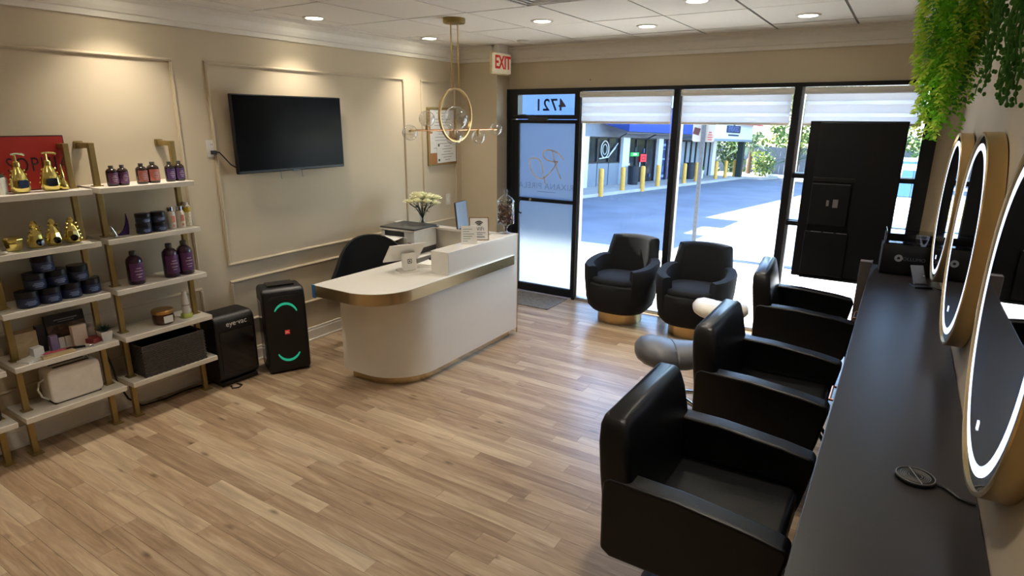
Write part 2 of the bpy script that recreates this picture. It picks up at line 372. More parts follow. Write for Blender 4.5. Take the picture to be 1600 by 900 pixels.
def logo():
    b = B()                                          # the script initials, drawn so they read from the street
    def st(pts, r):
        q_ = []
        for i in range(len(pts)):
            a_, c_ = pts[max(i-1, 0)], pts[min(i+1, len(pts)-1)]; d = Vector((c_[0]-a_[0], c_[1]-a_[1])); d.normalize()
            q_.append([b.verts.new((pts[i][0]-d.y*s, -.0058, pts[i][1]+d.x*s)) for s in (-r, r)])
        for u, v in zip(q_, q_[1:]): b.faces.new((u[0], u[1], v[1], v[0]))
    k = .00112; cx, cz = 1.015, 1.49
    P = lambda pts: [(cx+(x-560)*k, cz-(y-310)*k) for x, y in pts]
    def spline(pts, n=8):
        out = []; q = [pts[0]]+pts+[pts[-1]]
        for i in range(1, len(q)-2):
            for j in range(n):
                t = j/n; a, bb, c, d = q[i-1], q[i], q[i+1], q[i+2]
                out.append(tuple(.5*((2*bb[m])+(-a[m]+c[m])*t+(2*a[m]-5*bb[m]+4*c[m]-d[m])*t*t+(-a[m]+3*bb[m]-3*c[m]+d[m])*t**3) for m in (0, 1)))
        return out+[pts[-1]]
    st(P(spline([(755, 240), (700, 185), (620, 152), (545, 155), (518, 190), (550, 235), (620, 262), (690, 258)])), .0075)
    st(P(spline([(625, 150), (640, 210), (670, 300), (730, 430)])), .007)
    st(P(spline([(690, 258), (640, 330), (570, 405), (500, 435), (430, 410), (375, 330), (365, 260), (420, 232), (490, 262), (520, 330), (535, 420), (560, 495)])), .007)
    ob('monogram', b, LOGOM, door)
    text('lettering', 'RIXANA PIRELA', .096, LOGOT, door, (1.012, -.0055, 1.262), (PI/2, 0, PI), 0, spacing=1.08)
    ob('lettering_underline', bx(.90, 1.14, -.0062, -.005, 1.198, 1.204), LOGOT, door)
logo()
FAB = fabric_mat('blind_fabric', (238, 238, 240), .55, .0); SHEER = fabric_mat('blind_sheer', (232, 234, 238), .6, .14)
for i, (xa, xb) in enumerate(((1.455, 2.44), (2.52, 3.51), (3.60, 4.49))):
    lab = ('white zebra roller blind of the window beside the frosted door', 'white zebra roller blind of the middle window', 'white zebra roller blind of the window behind the black display')[i]
    r = E('roller_blind', lab, 'blind', ((xa+xb)/2, -.075, 1.96), group='zebra blinds')
    h = (xb-xa)/2
    ob('cassette', prism(B(), rrect(-.032, .032, .262, .318, .02, 4), -h, h, YZ), WHITEP, r, smooth=40)
    for k, (z0, z1, m) in enumerate(((.205, .262, FAB), (.175, .205, SHEER), (.105, .175, FAB), (.075, .105, SHEER), (.02, .075, FAB))):
        ob('fabric_band', bx(-h+.012, h-.012, -.001+.004*(k % 2), .001+.004*(k % 2), z0, z1), m, r)
    ob('bottom_bar', bx(-h+.012, h-.012, -.008, .010, 0, .022), WHITEP, r, bev=.004)
    b = B(); tube(b, [(h-.004, -.01, .27), (h-.004, -.012, -.2), (h-.004, -.012, -.62)], .0022, 5); ob('pull_chain', b, WHITEP, r)

# ------------------------------------------------------------------ ceiling fittings
LEDM = M('led_lens', (255, 250, 240), .4, emit=4.0)
def downlight(x, y, label=None):
    r = E('downlight', label or 'round recessed ceiling downlight', 'light', (x, y, H), group='recessed downlights')
    ob('trim_ring', lathe(B(), [(.062, -.008), (.082, -.011), (.09, -.007), (.09, .003), (.062, .003)], 28, ring=True), WHITEP, r, smooth=40)
    ob('lens', lathe(B(), [(0, -.0085), (.066, -.0085)], 28), LEDM, r)
    ld = bpy.data.lights.new('downlight_lamp', 'AREA'); ld.shape = 'DISK'; ld.size = .13; ld.energy = DOWNLIGHT_W; ld.color = DOWNLIGHT_COL; ld.spread = rad(100)
    lo = bpy.data.objects.new('lamp', ld); COL.objects.link(lo); lo.parent = r; lo.location = (0, 0, -.014)
for x, y, lab in ((.314, -2.54, 'round ceiling downlight along the left wall, above the television'), (.304, -1.125, 'round ceiling downlight along the left wall, above the corkboard panel'),
    (1.793, -1.51, 'round ceiling downlight right of the chandelier canopy'), (2.419, -.834, 'round ceiling downlight before the window beside the door'),
    (3.099, -1.745, 'round ceiling downlight cut by the top picture edge'), (3.642, -.759, 'round ceiling downlight nearest the black window display')):
    downlight(x, y, lab)
for x, y, lab in ((.32, -3.95, 'added unseen downlight above the ladder shelf with the red box'), (.32, -5.4, 'added unseen downlight left of all the ladder shelves'), (1.8, -3.3, 'added unseen downlight over the open floor before the reception desk'), (1.8, -5.2, 'added unseen downlight over the open floor left of the camera'), (3.95, -2.9, 'added unseen downlight over the nearest styling chairs'), (3.95, -4.7, 'added unseen downlight just left of the camera'), (.9, -7.0, 'added unseen downlight behind the camera on the shelf side'), (2.9, -7.0, 'added unseen downlight behind the camera on the counter side')): downlight(x, y, lab)  # out-of-view downlights, added to brighten the room
tag(ob('smoke_detector', lathe(B(), [(0, -.022), (.05, -.02), (.068, -.008), (.07, 0)], 24), WHITEP, None, (1.004, -.504, H-.001), smooth=50), 'low white ceiling disc between the EXIT sign and the chandelier', 'detector')
v = E('ceiling_vent', 'white square air vent at the top picture edge', 'vent', (2.30, -2.42, H))
b = B()
for k in range(4):
    s = .27-.055*k; 
    for a in ((-s, s, -s, -s+.02), (-s, s, s-.02, s), (-s, -s+.02, -s, s), (s-.02, s, -s, s)): box(b, a[0], a[1], a[2], a[3], -.012-.002*k, -.001)
ob('louvre_frame', b, WHITEP, v, bev=.002); ob('dark_back', bx(-.26, .26, -.26, .26, -.005, -.001), M('vent_dark', (60, 60, 58), .8), v)
# exit sign
ex = E('exit_sign', 'red lettered EXIT sign hanging before the corner column', 'sign', (.60, -.30, 2.47))
ob('housing', prism(B(), rrect(-.16, .16, 0, .20, .012, 3), -.022, .022, YZ), M('exit_white', (236, 226, 196), .5, emit=.12), ex, smooth=40)
ob('rim', prism(B(), rrect(-.172, .172, -.012, .212, .018, 3), -.030, -.010, YZ), M('exit_cream', (224, 208, 160), .5), ex, smooth=40)
text('lettering', 'EXIT', .185, M('exit_red', (186, 36, 28), .5, emit=.25), ex, (.0235, 0, .104), FX, .001, sx=.80, bold=.004)
ob('canopy', bx(-.03, .03, -.09, .09, .20, .291), W_TRIM, ex, bev=.004)
# chandelier
ch = E('chandelier', 'gold ring chandelier with clear glass globes over the reception desk', 'light', (1.25, -1.955, H))
ob('canopy', lathe(B(), [(.0, -.038), (.085, -.038), (.088, -.03), (.088, 0)], 28), BRONZE, ch, smooth=40)
for y in (-.045, .045):
    b = B(); tube(b, [(0, y, -.03), (0, y, -.535)], .006, 8); ob('rod', b, GOLD, ch, smooth=40)
def flat_ring(b, c, R, t, w, n=48, plane='yz'):
    q = []
    for i in range(n):
        a = 2*PI*i/n; row = []
        for rr, xx in ((R-t, -w), (R+t, -w), (R+t, w), (R-t, w)):
            row.append(b.verts.new((c[0]+xx, c[1]+rr*math.cos(a), c[2]+rr*math.sin(a))))
        q.append(row)
    for i in range(n):
        a, d = q[i], q[(i+1) % n]
        for k in range(4): b.faces.new((a[k], a[(k+1) % 4], d[(k+1) % 4], d[k]))
    return b
ob('ring', flat_ring(B(), (0, 0, -.735), .208, .006, .011), GOLD, ch, smooth=40)
b = B(); tube(b, [(0, -.545, -.85), (0, .565, -.85)], .0075, 8); ob('crossbar', b, M('rose_gold', (214, 160, 122), .25, 1.), ch, smooth=40)
for y, z, r in ((-.565, -.865, .058), (-.365, -.765, .062), (.0, -.76, .098), (-.03, -.905, .068), (.315, -.915, .060), (.59, -.85, .056)):
    g = ob('globe', ball(B(), (0, y, z), r, 20, 12), CLEAR, ch, smooth=80)
    b = B(); s = -.85 if abs(z+.85) > .03 else z
    if abs(z+.85) > .03:
        d = 1 if z > -.85 else -1; cyl(b, .013, min(-.85, -.85+d*.035), max(-.85, -.85+d*.035), (0, y), 10); tube(b, [(0, y, -.85+d*.035), (0, y, -.85+d*(r*.9))], .005, 6)
    else: tube(b, [(0, y-.05 if y > 0 else y+.05, -.85), (0, y, -.85)], .012, 8)
    ob('lamp_holder', b, GOLD, g, smooth=40)

# ------------------------------------------------------------------ left wall fittings
tv = E('television', 'black flat television hanging on the panelled wall', 'television', (0, -2.655, 1.57))
ob('housing', bx(.05, .085, -.535, .535, 0, .60), BLACKP, tv, bev=.006)
ob('screen', bx(.085, .0865, -.525, .525, .022, .59), M('tv_screen', (6, 6, 7), .2, var=0, spec=.1), tv)
ob('logo_tab', bx(.085, .089, -.03, .03, -.006, .008), M('tv_tab', (60, 60, 64), .3), tv)
ob('wall_bracket', bx(.019, .052, -.2, .2, .15, .45), BLACKM, tv)
for y in (-.13, .085):
    b = B(); tube(b, [(.055, y, .02), (.055, y, -.055), (.05, y+.012, -.062)], .004, 6); ob('bracket_strap', b, ALU, tv)
sk = E('wall_outlet', 'white double socket on the wall left of the television', 'socket', (0, -3.338, 1.77))
ob('plate', prism(B(), rrect(-.04, .04, -.062, .062, .008, 3), 0, .006, YZ), WHITEP, sk, smooth=40)
for z in (-.028, .028):
    f = ob('receptacle', prism(B(), rrect(-.018, .018, z-.02, z+.02, .008, 3), .006, .009, YZ), WHITEP, sk)
    b = B(); box(b, .009, .0095, -.008, -.005, z-.004, z+.008); box(b, .009, .0095, .005, .008, z-.004, z+.008); ob('slots', b, INKD, f)
cd = B(); TO = Vector((0, 2.655, -1.57)); box(cd, .0095, .045, -3.352, -3.324, 1.728, 1.756); tube(cd, [(.04, -3.335, 1.745), (.055, -3.31, 1.742), (.05, -3.27, 1.70), (.045, -3.22, 1.645), (.05, -3.17, 1.615), (.06, -3.10, 1.61)], .005, 6)
cdo = ob('power_cord', cd, BLACKP, tv, TO, smooth=40); tag(cdo, 'black power cord from the wall socket')
cb = E('corkboard', 'framed corkboard with pinned certificates on the panelled wall', 'board', (0, -.60, 1.50))
ob('cork', bx(.002, .012, -.235, .235, .01, .60), M('cork', (176, 124, 78), .9, var=.25, scale=160), cb)
b = B()
for a in ((-.25, .25, -.005, .012), (-.25, .25, .598, .615), (-.25, -.233, .012, .598), (.233, .25, .012, .598)): box(b, 0, .02, a[0], a[1], a[2], a[3])
ob('frame', b, BRONZE, cb, bev=.002)
def sheet(y0, y1, z0, z1, x, rows, seal=False, tilt=0):
    p = ob('paper_sheet', bx(x, x+.0015, y0, y1, z0, z1), PAPER, cb, rot=(tilt, 0, 0)); b = B(); n = len(rows)
    for i, w in enumerate(rows):
        z = z1-(i+1)*(z1-z0)/(n+1); c = (y0+y1)/2; h = (y1-y0)*w/2; box(b, x+.0015, x+.0021, c-h, c+h, z-.003, z+.003)
    ob('print_lines', b, INK, p)
    if seal:
        b = B(); box(b, x+.0015, x+.0021, y0+.02, y0+.045, z1-.06, z1-.03); box(b, x+.0015, x+.0021, y0+.02, y0+.045, z0+.02, z0+.045); ob('seal', b, INKD, p)
sheet(-.20, .21, .36, .59, .0125, (.5, .3, .7, .6, .7, .3))
sheet(-.21, .02, .13, .34, .0125, (.7, .7, .5))
sheet(-.17, .12, .20, .40, .0145, (.6, .3, .7, .7, .5))
sheet(-.10, .26, .02, .26, .0165, (.75, .3, .5, .35, .6, .4, .25), True, .02)
sw = E('light_switch', 'white rocker light switch under the corkboard', 'switch', (0, -.507, 1.10))
ob('plate', prism(B(), rrect(-.038, .038, -.062, .062, .008, 3), 0, .006, YZ), WHITEP, sw, smooth=40)
ob('rocker', prism(B(), rrect(-.016, .016, -.034, .034, .004, 2), .006, .011, YZ), M('rocker_white', (240, 238, 232), .3), sw)

# ------------------------------------------------------------------ shelf units
SZ = (1.575, 1.255, .925, .605, .285)
def shelf_unit(y0, y1, label):
    r = E('ladder_shelf', label, 'shelf', (0, (y0+y1)/2, 0), group='gold and white ladder shelves'); h = (y1-y0)/2
    for s in (-1, 1):
        y = s*(h-.05); b = B(); box(b, .15, .18, y-.016, y+.016, .004, 1.84); box(b, .004, .15, y-.016, y+.016, 1.808, 1.84)
        p = ob('upright', b, BRONZE, r, bev=.002)
        ob('foot_plate', bx(.12, .21, y-.03, y+.03, 0, .006), BRONZE, p); ob('wall_mount', prism(B(), rrect(y-.024, y+.024, 1.80, 1.848, .006, 2), 0, .02, YZ), BRONZE, p)
    for z in SZ:
        s_ = ob('shelf_board', bx(.008, .30, -h, h, z-.034, z), SHELFW, r, bev=.003)
        b = B()
        for s in (-1, 1): y = s*(h-.05); box(b, .138, .192, y-.026, y+.026, z, z+.006)
        ob('collar', b, BRONZE, s_)
    return r
shelf_unit(-4.275, -3.675, 'gold and white ladder shelf nearest the television, with the wicker basket')
shelf_unit(-4.875, -4.315, 'gold and white ladder shelf with the red box and white toaster')
shelf_unit(-5.475, -4.915, 'gold and white ladder shelf cut off by the left picture edge')

BOTS = {}
def bottle(kind, y, z, h, w, label, group, x=.2, lab=None, body=None, rz=0.):
    """round shouldered bottle with cap and printed label"""
    body = body or AMBER; r = w/2
    o = E('bottle', label, 'bottle', (x, y, z), rz, group)
    ob('body', lathe(B(), [(r*.9, 0), (r, .006), (r, h*.68), (r*.93, h*.76), (r*.62, h*.84), (r*.36, h*.87), (r*.36, h*.9)], 24), body, o, smooth=50)
    ob('cap', lathe(B(), [(r*.42, h*.88), (r*.42, h-.002), (r*.38, h), (0, h)], 16), M('bottle_cap', (70, 66, 62), .4), o, smooth=40)
    b = B(); n = 12; a0, a1 = rad(-62), rad(62); q = []
    for i in range(n+1):
        a = a0+(a1-a0)*i/n; q.append([b.verts.new(((r+.0012)*math.cos(a), (r+.0012)*math.sin(a), zz)) for zz in (h*.12, h*.66)])
    for i in range(n): b.faces.new((q[i][0], q[i+1][0], q[i+1][1], q[i][1]))
    l_ = ob('paper_label', b, lab or PURPL, o, smooth=60)
    b = B()
    for k, (zz, ww) in enumerate(((.5, .3), (.42, .5), (.32, .42), (.24, .25))):
        c = (r+.0022); a = ww; q = [[b.verts.new((c*math.cos(t), c*math.sin(t), h*zz+d)) for d in (-.0022, .0022)] for t in (-a, -a/2, 0, a/2, a)]
        for i in range(4): b.faces.new((q[i][0], q[i+1][0], q[i+1][1], q[i][1]))
    ob('label_print', b, M('label_print', (200, 180, 190), .6), l_)
    return o
G1 = 'dark bottles on the top shelf beside the television'
for y, h, w, lb, l in ((-4.158, .127, .066, PURPL, 'leftmost brown bottle with mauve label on the top shelf'), (-4.094, .128, .062, PURPL, 'second brown mauve-labelled bottle from the left upright'),
    (-3.978, .131, .068, PINKL, 'brown bottle with pink label, left one of the middle pair'), (-3.904, .137, .073, PINKL, 'taller brown bottle with pink label, right one of the middle pair'),
    (-3.793, .132, .062, VIOLET, 'brown bottle with violet label, left one of the pair by the right upright'), (-3.728, .134, .062, VIOLET, 'brown bottle with violet label touching the right upright')):
    bottle(0, y, SZ[0], h, w, l, G1, .225, lb, AMBER)
G2 = 'large purple bottles on the third shelf'
for y, h, w, l in ((-4.109, .222, .10, 'large purple bottle standing alone on the third shelf'), (-3.872, .233, .10, 'large purple bottle, left one of the pair on the third shelf'), (-3.768, .237, .10, 'large purple bottle beside the right upright of the third shelf')):
    bottle(1, y, SZ[2], h, w, l, G2, .215, VIOLET if False else M('plum_label', (92, 48, 96), .45), PURPLB)
def jar(y, z, h, w, label, group, x=.2, name='cosmetic_jar', cat='jar'):
    o = E(name, label, cat, (x, y, z), 0, group); r = w/2
    ob('body', lathe(B(), [(r*.92, 0), (r*.98, .004), (r*.98, h*.58), (r*.9, h*.62)], 24), NAVY, o, smooth=40)
    ob('lid', lathe(B(), [(r, h*.62), (r, h*.97), (r*.95, h), (0, h)], 24), NAVYL, o, smooth=40)
    b = B()
    for zz, a in ((.4, .42), (.3, .55), (.2, .35)):
        c = r*.98+.001; q = [[b.verts.new((c*math.cos(t), c*math.sin(t), h*zz+d)) for d in (-.003, .003)] for t in (-a, -a/2, 0, a/2, a)]
        for i in range(4): b.faces.new((q[i][0], q[i+1][0], q[i+1][1], q[i][1]))
    ob('label_print', b, LBLBLUE, o)
    return o
G3 = 'small navy jars stacked two by two on the second shelf'
for y, z, l in ((-4.017, 1.255, 'small navy jar, bottom of the stack nearer the purple crescent'), (-4.014, 1.320, 'small navy jar, top of the stack nearer the purple crescent'), (-3.917, 1.255, 'small navy jar, bottom of the stack nearer the white tubes'), (-3.917, 1.320, 'small navy jar, top of the stack nearer the white tubes')):
    jar(y, z, .065, .095, l, G3, .225)
G4 = 'navy jars piled on the third shelf'
for y, z, x, l in ((-4.720, .925, .22, 'navy jar in the bottom row of the pile, nearest the left end'), (-4.606, .925, .22, 'navy jar in the bottom row of the pile, second from the left end'), (-4.489, .925, .20, 'navy jar in the bottom row of the pile, third from the left end'), (-4.372, .925, .18, 'navy jar in the bottom row of the pile, right of all the others'),
    (-4.665, 1.0205, .21, 'navy jar in the middle row of the pile, on its left side'), (-4.55, 1.0205, .20, 'navy jar in the middle row of the pile, under the topmost jar'), (-4.43, 1.0205, .19, 'navy jar in the middle row of the pile, on its right side'), (-4.607, 1.116, .205, 'navy jar on the very top of the pile')):
    jar(y, z, .095, .112, l, G4, x)
# second shelf, right unit
o = E('crescent_ornament', 'purple crescent moon ornament on the second shelf', 'ornament', (.2, -4.14, SZ[1]))
out = [(x*1, z) for x, z in ([(-.052+.0, .0)]+[( -.05+.105*math.sin(rad(t))*.86, .14-.14*math.cos(rad(t))) for t in range(15, 76, 12)]+[(.036, .137)])]
out = [(-.055, .002), (-.02, .012), (.005, .032), (.022, .064), (.030, .10), (.034, .138), (.042, .09), (.042, .045), (.036, .0)]
ob('moon', prism(B(), out, -.008, .008, YZ), M('purple_resin', (60, 36, 104), .2, coat=.5), o, smooth=30, bev=.002)
o = E('silver_ornament', 'silver pointed ornament at the left end of the second shelf', 'ornament', (.24, -4.205, SZ[1]))
b = B(); prism(b, [(-.026, .075), (-.018, .05), (0, .012), (.012, .006), (.004, .03), (-.012, .065)], -.006, .006, YZ); ob('shard', b, CHROME, o, bev=.002)
ob('base', bx(-.015, .015, -.01, .02, 0, .01), CHROME, o, bev=.003)
TUBEC = M('cream_tube', (234, 224, 210), .4); PRNT = M('coral_print', (216, 140, 116), .5)
for y, l in ((-3.826, 'white tube bottle with coral print and chrome cap, beside the navy jars'), (-3.762, 'white tube bottle with coral print and chrome cap, beside the floral can')):
    o = E('lotion_bottle', l, 'bottle', (.215, y, SZ[1]), 0, 'white lotion bottles')
    ob('body', lathe(B(), [(.026, 0), (.029, .004), (.029, .10), (.024, .116), (.019, .12)], 20), TUBEC, o, smooth=50)
    ob('cap', lathe(B(), [(.02, .12), (.02, .148), (.017, .15), (0, .15)], 16), CHROME, o, smooth=40)
    b = B(); prism(b, rrect(-.012, .012, .045, .09, .004, 2), .0285, .0298, YZ); box(b, .028, .0296, -.006, .006, .015, .032); ob('label_print', b, PRNT, o)
o = E('spray_can', 'white and yellow floral spray can at the right end of the second shelf', 'can', (.20, -3.705, SZ[1]))
ob('body', lathe(B(), [(.026, 0), (.028, .003), (.028, .14), (.02, .148)], 20), M('floral_can', (226, 216, 188), .35, var=.25, scale=70), o, smooth=50)
ob('shoulder_band', lathe(B(), [(.0285, .10), (.0285, .135)], 20), M('yellow_print', (206, 176, 40), .4, var=.3, scale=90), o, smooth=60)
ob('spray_cap', lathe(B(), [(.017, .146), (.017, .165), (.014, .17), (0, .17)], 16), WHITEP, o, smooth=40)
# fourth shelf, right unit
o = E('jar_candle', 'amber jar candle with gold lid on the fourth shelf', 'candle', (.2, -3.97, SZ[3]))
ob('glass', lathe(B(), [(.055, 0), (.066, .008), (.07, .04), (.068, .078)], 28), M('amber_glass', (74, 34, 22), .1, coat=.5), o, smooth=50)
ob('lid', lathe(B(), [(.071, .078), (.072, .096), (.066, .103), (0, .103)], 28), M('copper_lid', (196, 156, 96), .3, 1.), o, smooth=40)
ob('label', prism(B(), rrect(-.032, .03, .018, .066, .003, 2), .0685, .071, YZ), PAPER, o)
o = E('white_bottle', 'white tapered bottle with green clear base on the fourth shelf', 'bottle', (.2, -3.805, SZ[3]))
ob('body', lathe(B(), [(.026, .03), (.027, .05), (.022, .13), (.016, .185), (.012, .192), (0, .192)], 20), WHITEP, o, smooth=50)
ob('green_base', lathe(B(), [(.036, 0), (.04, .006), (.038, .026), (.027, .032)], 20), M('lime_gel', (190, 204, 96), .15, coat=.4), o, smooth=50)
ob('band', lathe(B(), [(.0255, .09), (.0252, .094)], 20), CHROME, o)
def basket():
    o = E('wicker_basket', 'dark grey woven wicker basket on the lowest shelf', 'basket', (.165, -3.965, SZ[4]))
    hx, hy, h = .115, .215, .215; m = M('dark_wicker', (74, 68, 66), .6, var=.25, scale=60)
    b = B(); box(b, -hx+.012, hx-.012, -hy+.012, hy-.012, 0, .01)
    ob('bottom', b, m, o)
    b = B(); rows = 17
    for k in range(rows):
        z = .008+k*(h-.016)/(rows-1); pts = []; per = []
        for (x0, y0, x1, y1) in ((-hx, -hy, hx, -hy), (hx, -hy, hx, hy), (hx, hy, -hx, hy), (-hx, hy, -hx, -hy)):
            L = math.hypot(x1-x0, y1-y0); n = max(4, int(L/.0165))
            for i in range(n):
                t = i/n; nx, ny = (y1-y0)/L, -(x1-x0)/L; s = .0035*math.cos(PI*(i+k)); pts.append((x0+(x1-x0)*t+nx*s, y0+(y1-y0)*t+ny*s, z))
        tube(b, pts, .0068, 5, closed=True)
    ob('weave', b, m, o, smooth=60, kind='stuff')
    b = B(); tube(b, [(-hx, -hy, h), (hx, -hy, h), (hx, hy, h), (-hx, hy, h)], .0085, 6, closed=True); ob('rim', b, m, o)
    b = B(); box(b, -hx+.008, hx-.008, -hy+.008, -hy+.011, .01, h-.008); box(b, -hx+.008, hx-.008, hy-.011, hy-.008, .01, h-.008); box(b, -hx+.008, -hx+.011, -hy, hy, .01, h-.008); box(b, hx-.011, hx-.008, -hy, hy, .01, h-.008)
    ob('lining', b, BLACKP, o)
    b = B(); tube(b, [(.0, hy+.006, h-.03), (.02, hy+.01, h-.045), (.04, hy+.006, h-.03)], .006, 6); ob('hand_grip', b, WHITEP, o)
basket()
# red box and gold bottles on the middle unit's top shelf
o = E('red_box', 'flat red box with black edges behind the gold pump bottles', 'box', (.075, -4.60, SZ[0]), 0)
ob('box_body', bx(-.028, .026, -.262, .262, 0, .312), M('box_edge', (40, 14, 12), .5), o, bev=.002)
ob('red_face', bx(.026, .0285, -.256, .256, .006, .306), M('red_card', (168, 40, 30), .45, var=.04), o)
text('lettering', 'SOPHIA', .115, M('black_print', (40, 12, 10), .5), o, (.029, .11, .145), FX, .0006, sx=.71, spacing=1.18)
text('lettering', 'N', .115, M('black_print', (40, 12, 10), .5), o, (.029, -.235, .145), FX, .0006, sx=.8)
def pump(y, label, rz, emblem=True):
    o = E('pump_bottle', label, 'bottle', (.21, y, SZ[0]), rz, 'gold pump bottles')
    ob('body', lathe(B(), [(.034, 0), (.047, .012), (.052, .04), (.047, .08), (.034, .115), (.021, .14), (.017, .15)], 20, sx=.7), GOLDBR, o, smooth=60)
    ob('collar', lathe(B(), [(.019, .148), (.02, .17), (.012, .178)], 16), GOLDBR, o, smooth=40)
    b = B(); cyl(b, .006, .176, .212, n=8); tube(b, [(.0, -.02, .214), (0, .0, .218), (0, .04, .215), (0, .05, .208)], .006, 6); ob('pump', b, GOLDBR, o, smooth=40)
    for s in (-1, 1):
        b = B()
        for k in range(5): ball(b, (.002, s*(.05-.006*abs(k-1)), .03+.024*k), .007, 8, 6)
        ob('jewel', b, GOLDBR, o, smooth=60, kind='stuff')
    ob('dark_label', prism(B(), rrect(-.026, .026, .03, .075, .012, 4), .033, .0385, YZ), BLACKG, o)
    return o
pump(-4.637, 'gold pump bottle nearer the white flower pot, before the red box', .15); pump(-4.487, 'gold pump bottle with black label at the right side of the red box', -.1)
o = E('gold_vial', 'small gold pointed bottle beside the gold pump bottle', 'bottle', (.215, -4.425, SZ[0]))
ob('body', lathe(B(), [(.018, 0), (.025, .01), (.023, .035), (.012, .06), (.01, .07)], 16), GOLDBR, o, smooth=60); ob('spire', lathe(B(), [(.011, .07), (.012, .09), (.005, .13), (.004, .148), (0, .149)], 12), GOLDBR, o, smooth=40)
o = E('potted_plant', 'small dark plant in a square white pot beside the red box', 'plant', (.21, -4.735, SZ[0]))
ob('pot', lathe(B(), [(.032, 0), (.036, .09), (.033, .095), (.03, .085)], 4, sx=1.2, sy=1.2), WHITEP, o)
def rosette(b, c, n, L, w, up, seed):
    q = random.Random(seed)
    for i in range(n):
        a = 2*PI*i*.618; t = i/n; l = L*(1-.3*t)*q.uniform(.85, 1.1); el = rad(15+65*t)
        d = Vector((math.cos(a)*math.cos(el), math.sin(a)*math.cos(el), math.sin(el))); s = Vector((-math.sin(a), math.cos(a), 0)); u = s.cross(d)
        p0 = Vector(c); p1 = p0+d*l*.5; p2 = p0+d*l
        vs = [b.verts.new(v) for v in (p0-s*w*.3, p0+s*w*.3, p1+s*w*.5, p1-s*w*.5, p2, p1+u*w*.35*(-1))]
        b.faces.new((vs[0], vs[1], vs[2], vs[3])); b.faces.new((vs[3], vs[2], vs[4])); b.faces.new((vs[0], vs[5], vs[1])); b.faces.new((vs[1], vs[5], vs[2])); b.faces.new((vs[3], vs[5], vs[0])); b.faces.new((vs[2], vs[5], vs[4])); b.faces.new((vs[4], vs[5], vs[3]))
    return b
SUCC = M('succulent_green', (62, 84, 66), .5, var=.3, scale=40)
ob('leaves', rosette(B(), (0, 0, .085), 22, .055, .02, 1, 3), SUCC, o, kind='stuff')
# gold perfume bottles, second shelf of the middle unit
o = E('gold_jar', 'low gold jar with lid at the left end of the gold row', 'jar', (.20, -4.722, SZ[1]))
ob('body', lathe(B(), [(.03, 0), (.038, .008), (.046, .045), (.043, .055)], 8), GOLDBR, o, bev=.002); ob('lid', lathe(B(), [(.048, .055), (.05, .068), (.036, .08), (0, .082)], 8), GOLDBR, o, bev=.002)
for y, rz, l in ((-4.615, .25, 'ornate gold bottle with a dark oval label, first beside the low gold jar'), (-4.524, .1, 'ornate gold bottle with a dark oval label, middle one of three'), (-4.425, -.2, 'ornate gold bottle with a round black label, nearest the upright')):
    o = E('ornate_bottle', l, 'bottle', (.205, y, SZ[1]), rz, 'ornate gold bottles')
    ob('body', lathe(B(), [(.028, 0), (.04, .01), (.044, .035), (.036, .075), (.022, .105), (.014, .118)], 8, sx=.75), GOLDBR, o, bev=.003)
    ob('stopper', lathe(B(), [(.012, .116), (.018, .128), (.02, .14), (.01, .156), (0, .16)], 8), GOLDBR, o, bev=.002)
    for s in (-1, 1):
        b = B()
        for k in range(5): ball(b, (-.006+.004*k, s*(.042-.005*k), .025+.024*k), .009, 7, 5)
        ob('jewel', b, GOLDBR, o, kind='stuff')
    ob('oval_label', lathe(B(), [(0, 0), (.02, 0), (.02, .006), (0, .008)], 20), BLACKG, o, (.032, 0, .034), (0, PI/2-.12, 0))
# cosmetics, fourth shelf of the middle unit
z4 = SZ[3]
def bxo(name, label, cat, x0, x1, y0, y1, h, mat, z=z4, rz=0, rx=0, ry=0, bev=.002, group=None):
    o = ob(name, bx(-(x1-x0)/2, (x1-x0)/2, -(y1-y0)/2, (y1-y0)/2, 0, h), mat, None, ((x0+x1)/2, (y0+y1)/2, z), (rx, ry, rz), bev=bev); return tag(o, label, cat, group)
bxo('carton', 'beige carton with gold band behind the left upright', 'box', .07, .15, -4.80, -4.69, .15, M('beige_card', (190, 164, 124), .6, var=.12, scale=30))
bxo('white_carton', 'small white carton before the beige carton', 'box', .19, .24, -4.755, -4.70, .068, PAPER, rz=.1)
o = tag(ob('price_cards', bx(-.045, .045, -.05, .05, 0, .012), PAPER, None, (.235, -4.77, z4), (0, 0, .35), bev=.001), 'white folded leaflets lying at the front left of the cosmetics shelf', 'leaflet'); ob('top_leaflet', bx(-.035, .04, -.045, .045, .012, .018), PAPER, o, rot=(0, 0, .25))
bxo('black_carton', 'tall black carton standing at the back of the cosmetics shelf', 'box', .10, .14, -4.685, -4.64, .165, M('black_card', (28, 26, 34), .4), ry=-.03)
bxo('lilac_carton', 'small lilac carton beside the tall black carton', 'box', .15, .185, -4.64, -4.60, .098, M('lilac_card', (140, 120, 150), .5))
o = E('palette_box', 'dark printed cosmetics box leaning at the back of the shelf', 'box', (.05, -4.50, z4)); o.rotation_euler = (0, -.10, 0)
ob('card', bx(0, .02, -.11, .11, .0, .19), M('dark_card', (34, 30, 30), .4), o, bev=.002)
ob('printed_picture', bx(.02, .0215, -.105, .105, .005, .125), M('mottled_print', (110, 82, 62), .5, var=.7, scale=34), o)
b = B(); box(b, .02, .0216, -.06, .07, .15, .158); box(b, .02, .0216, -.04, .05, .138, .143); ob('print_lines', b, INK, o)
bxo('lotion_carton', 'cream carton standing before the dark printed box', 'box', .16, .19, -4.525, -4.44, .13, M('cream_card', (206, 184, 160), .6), rz=.1)
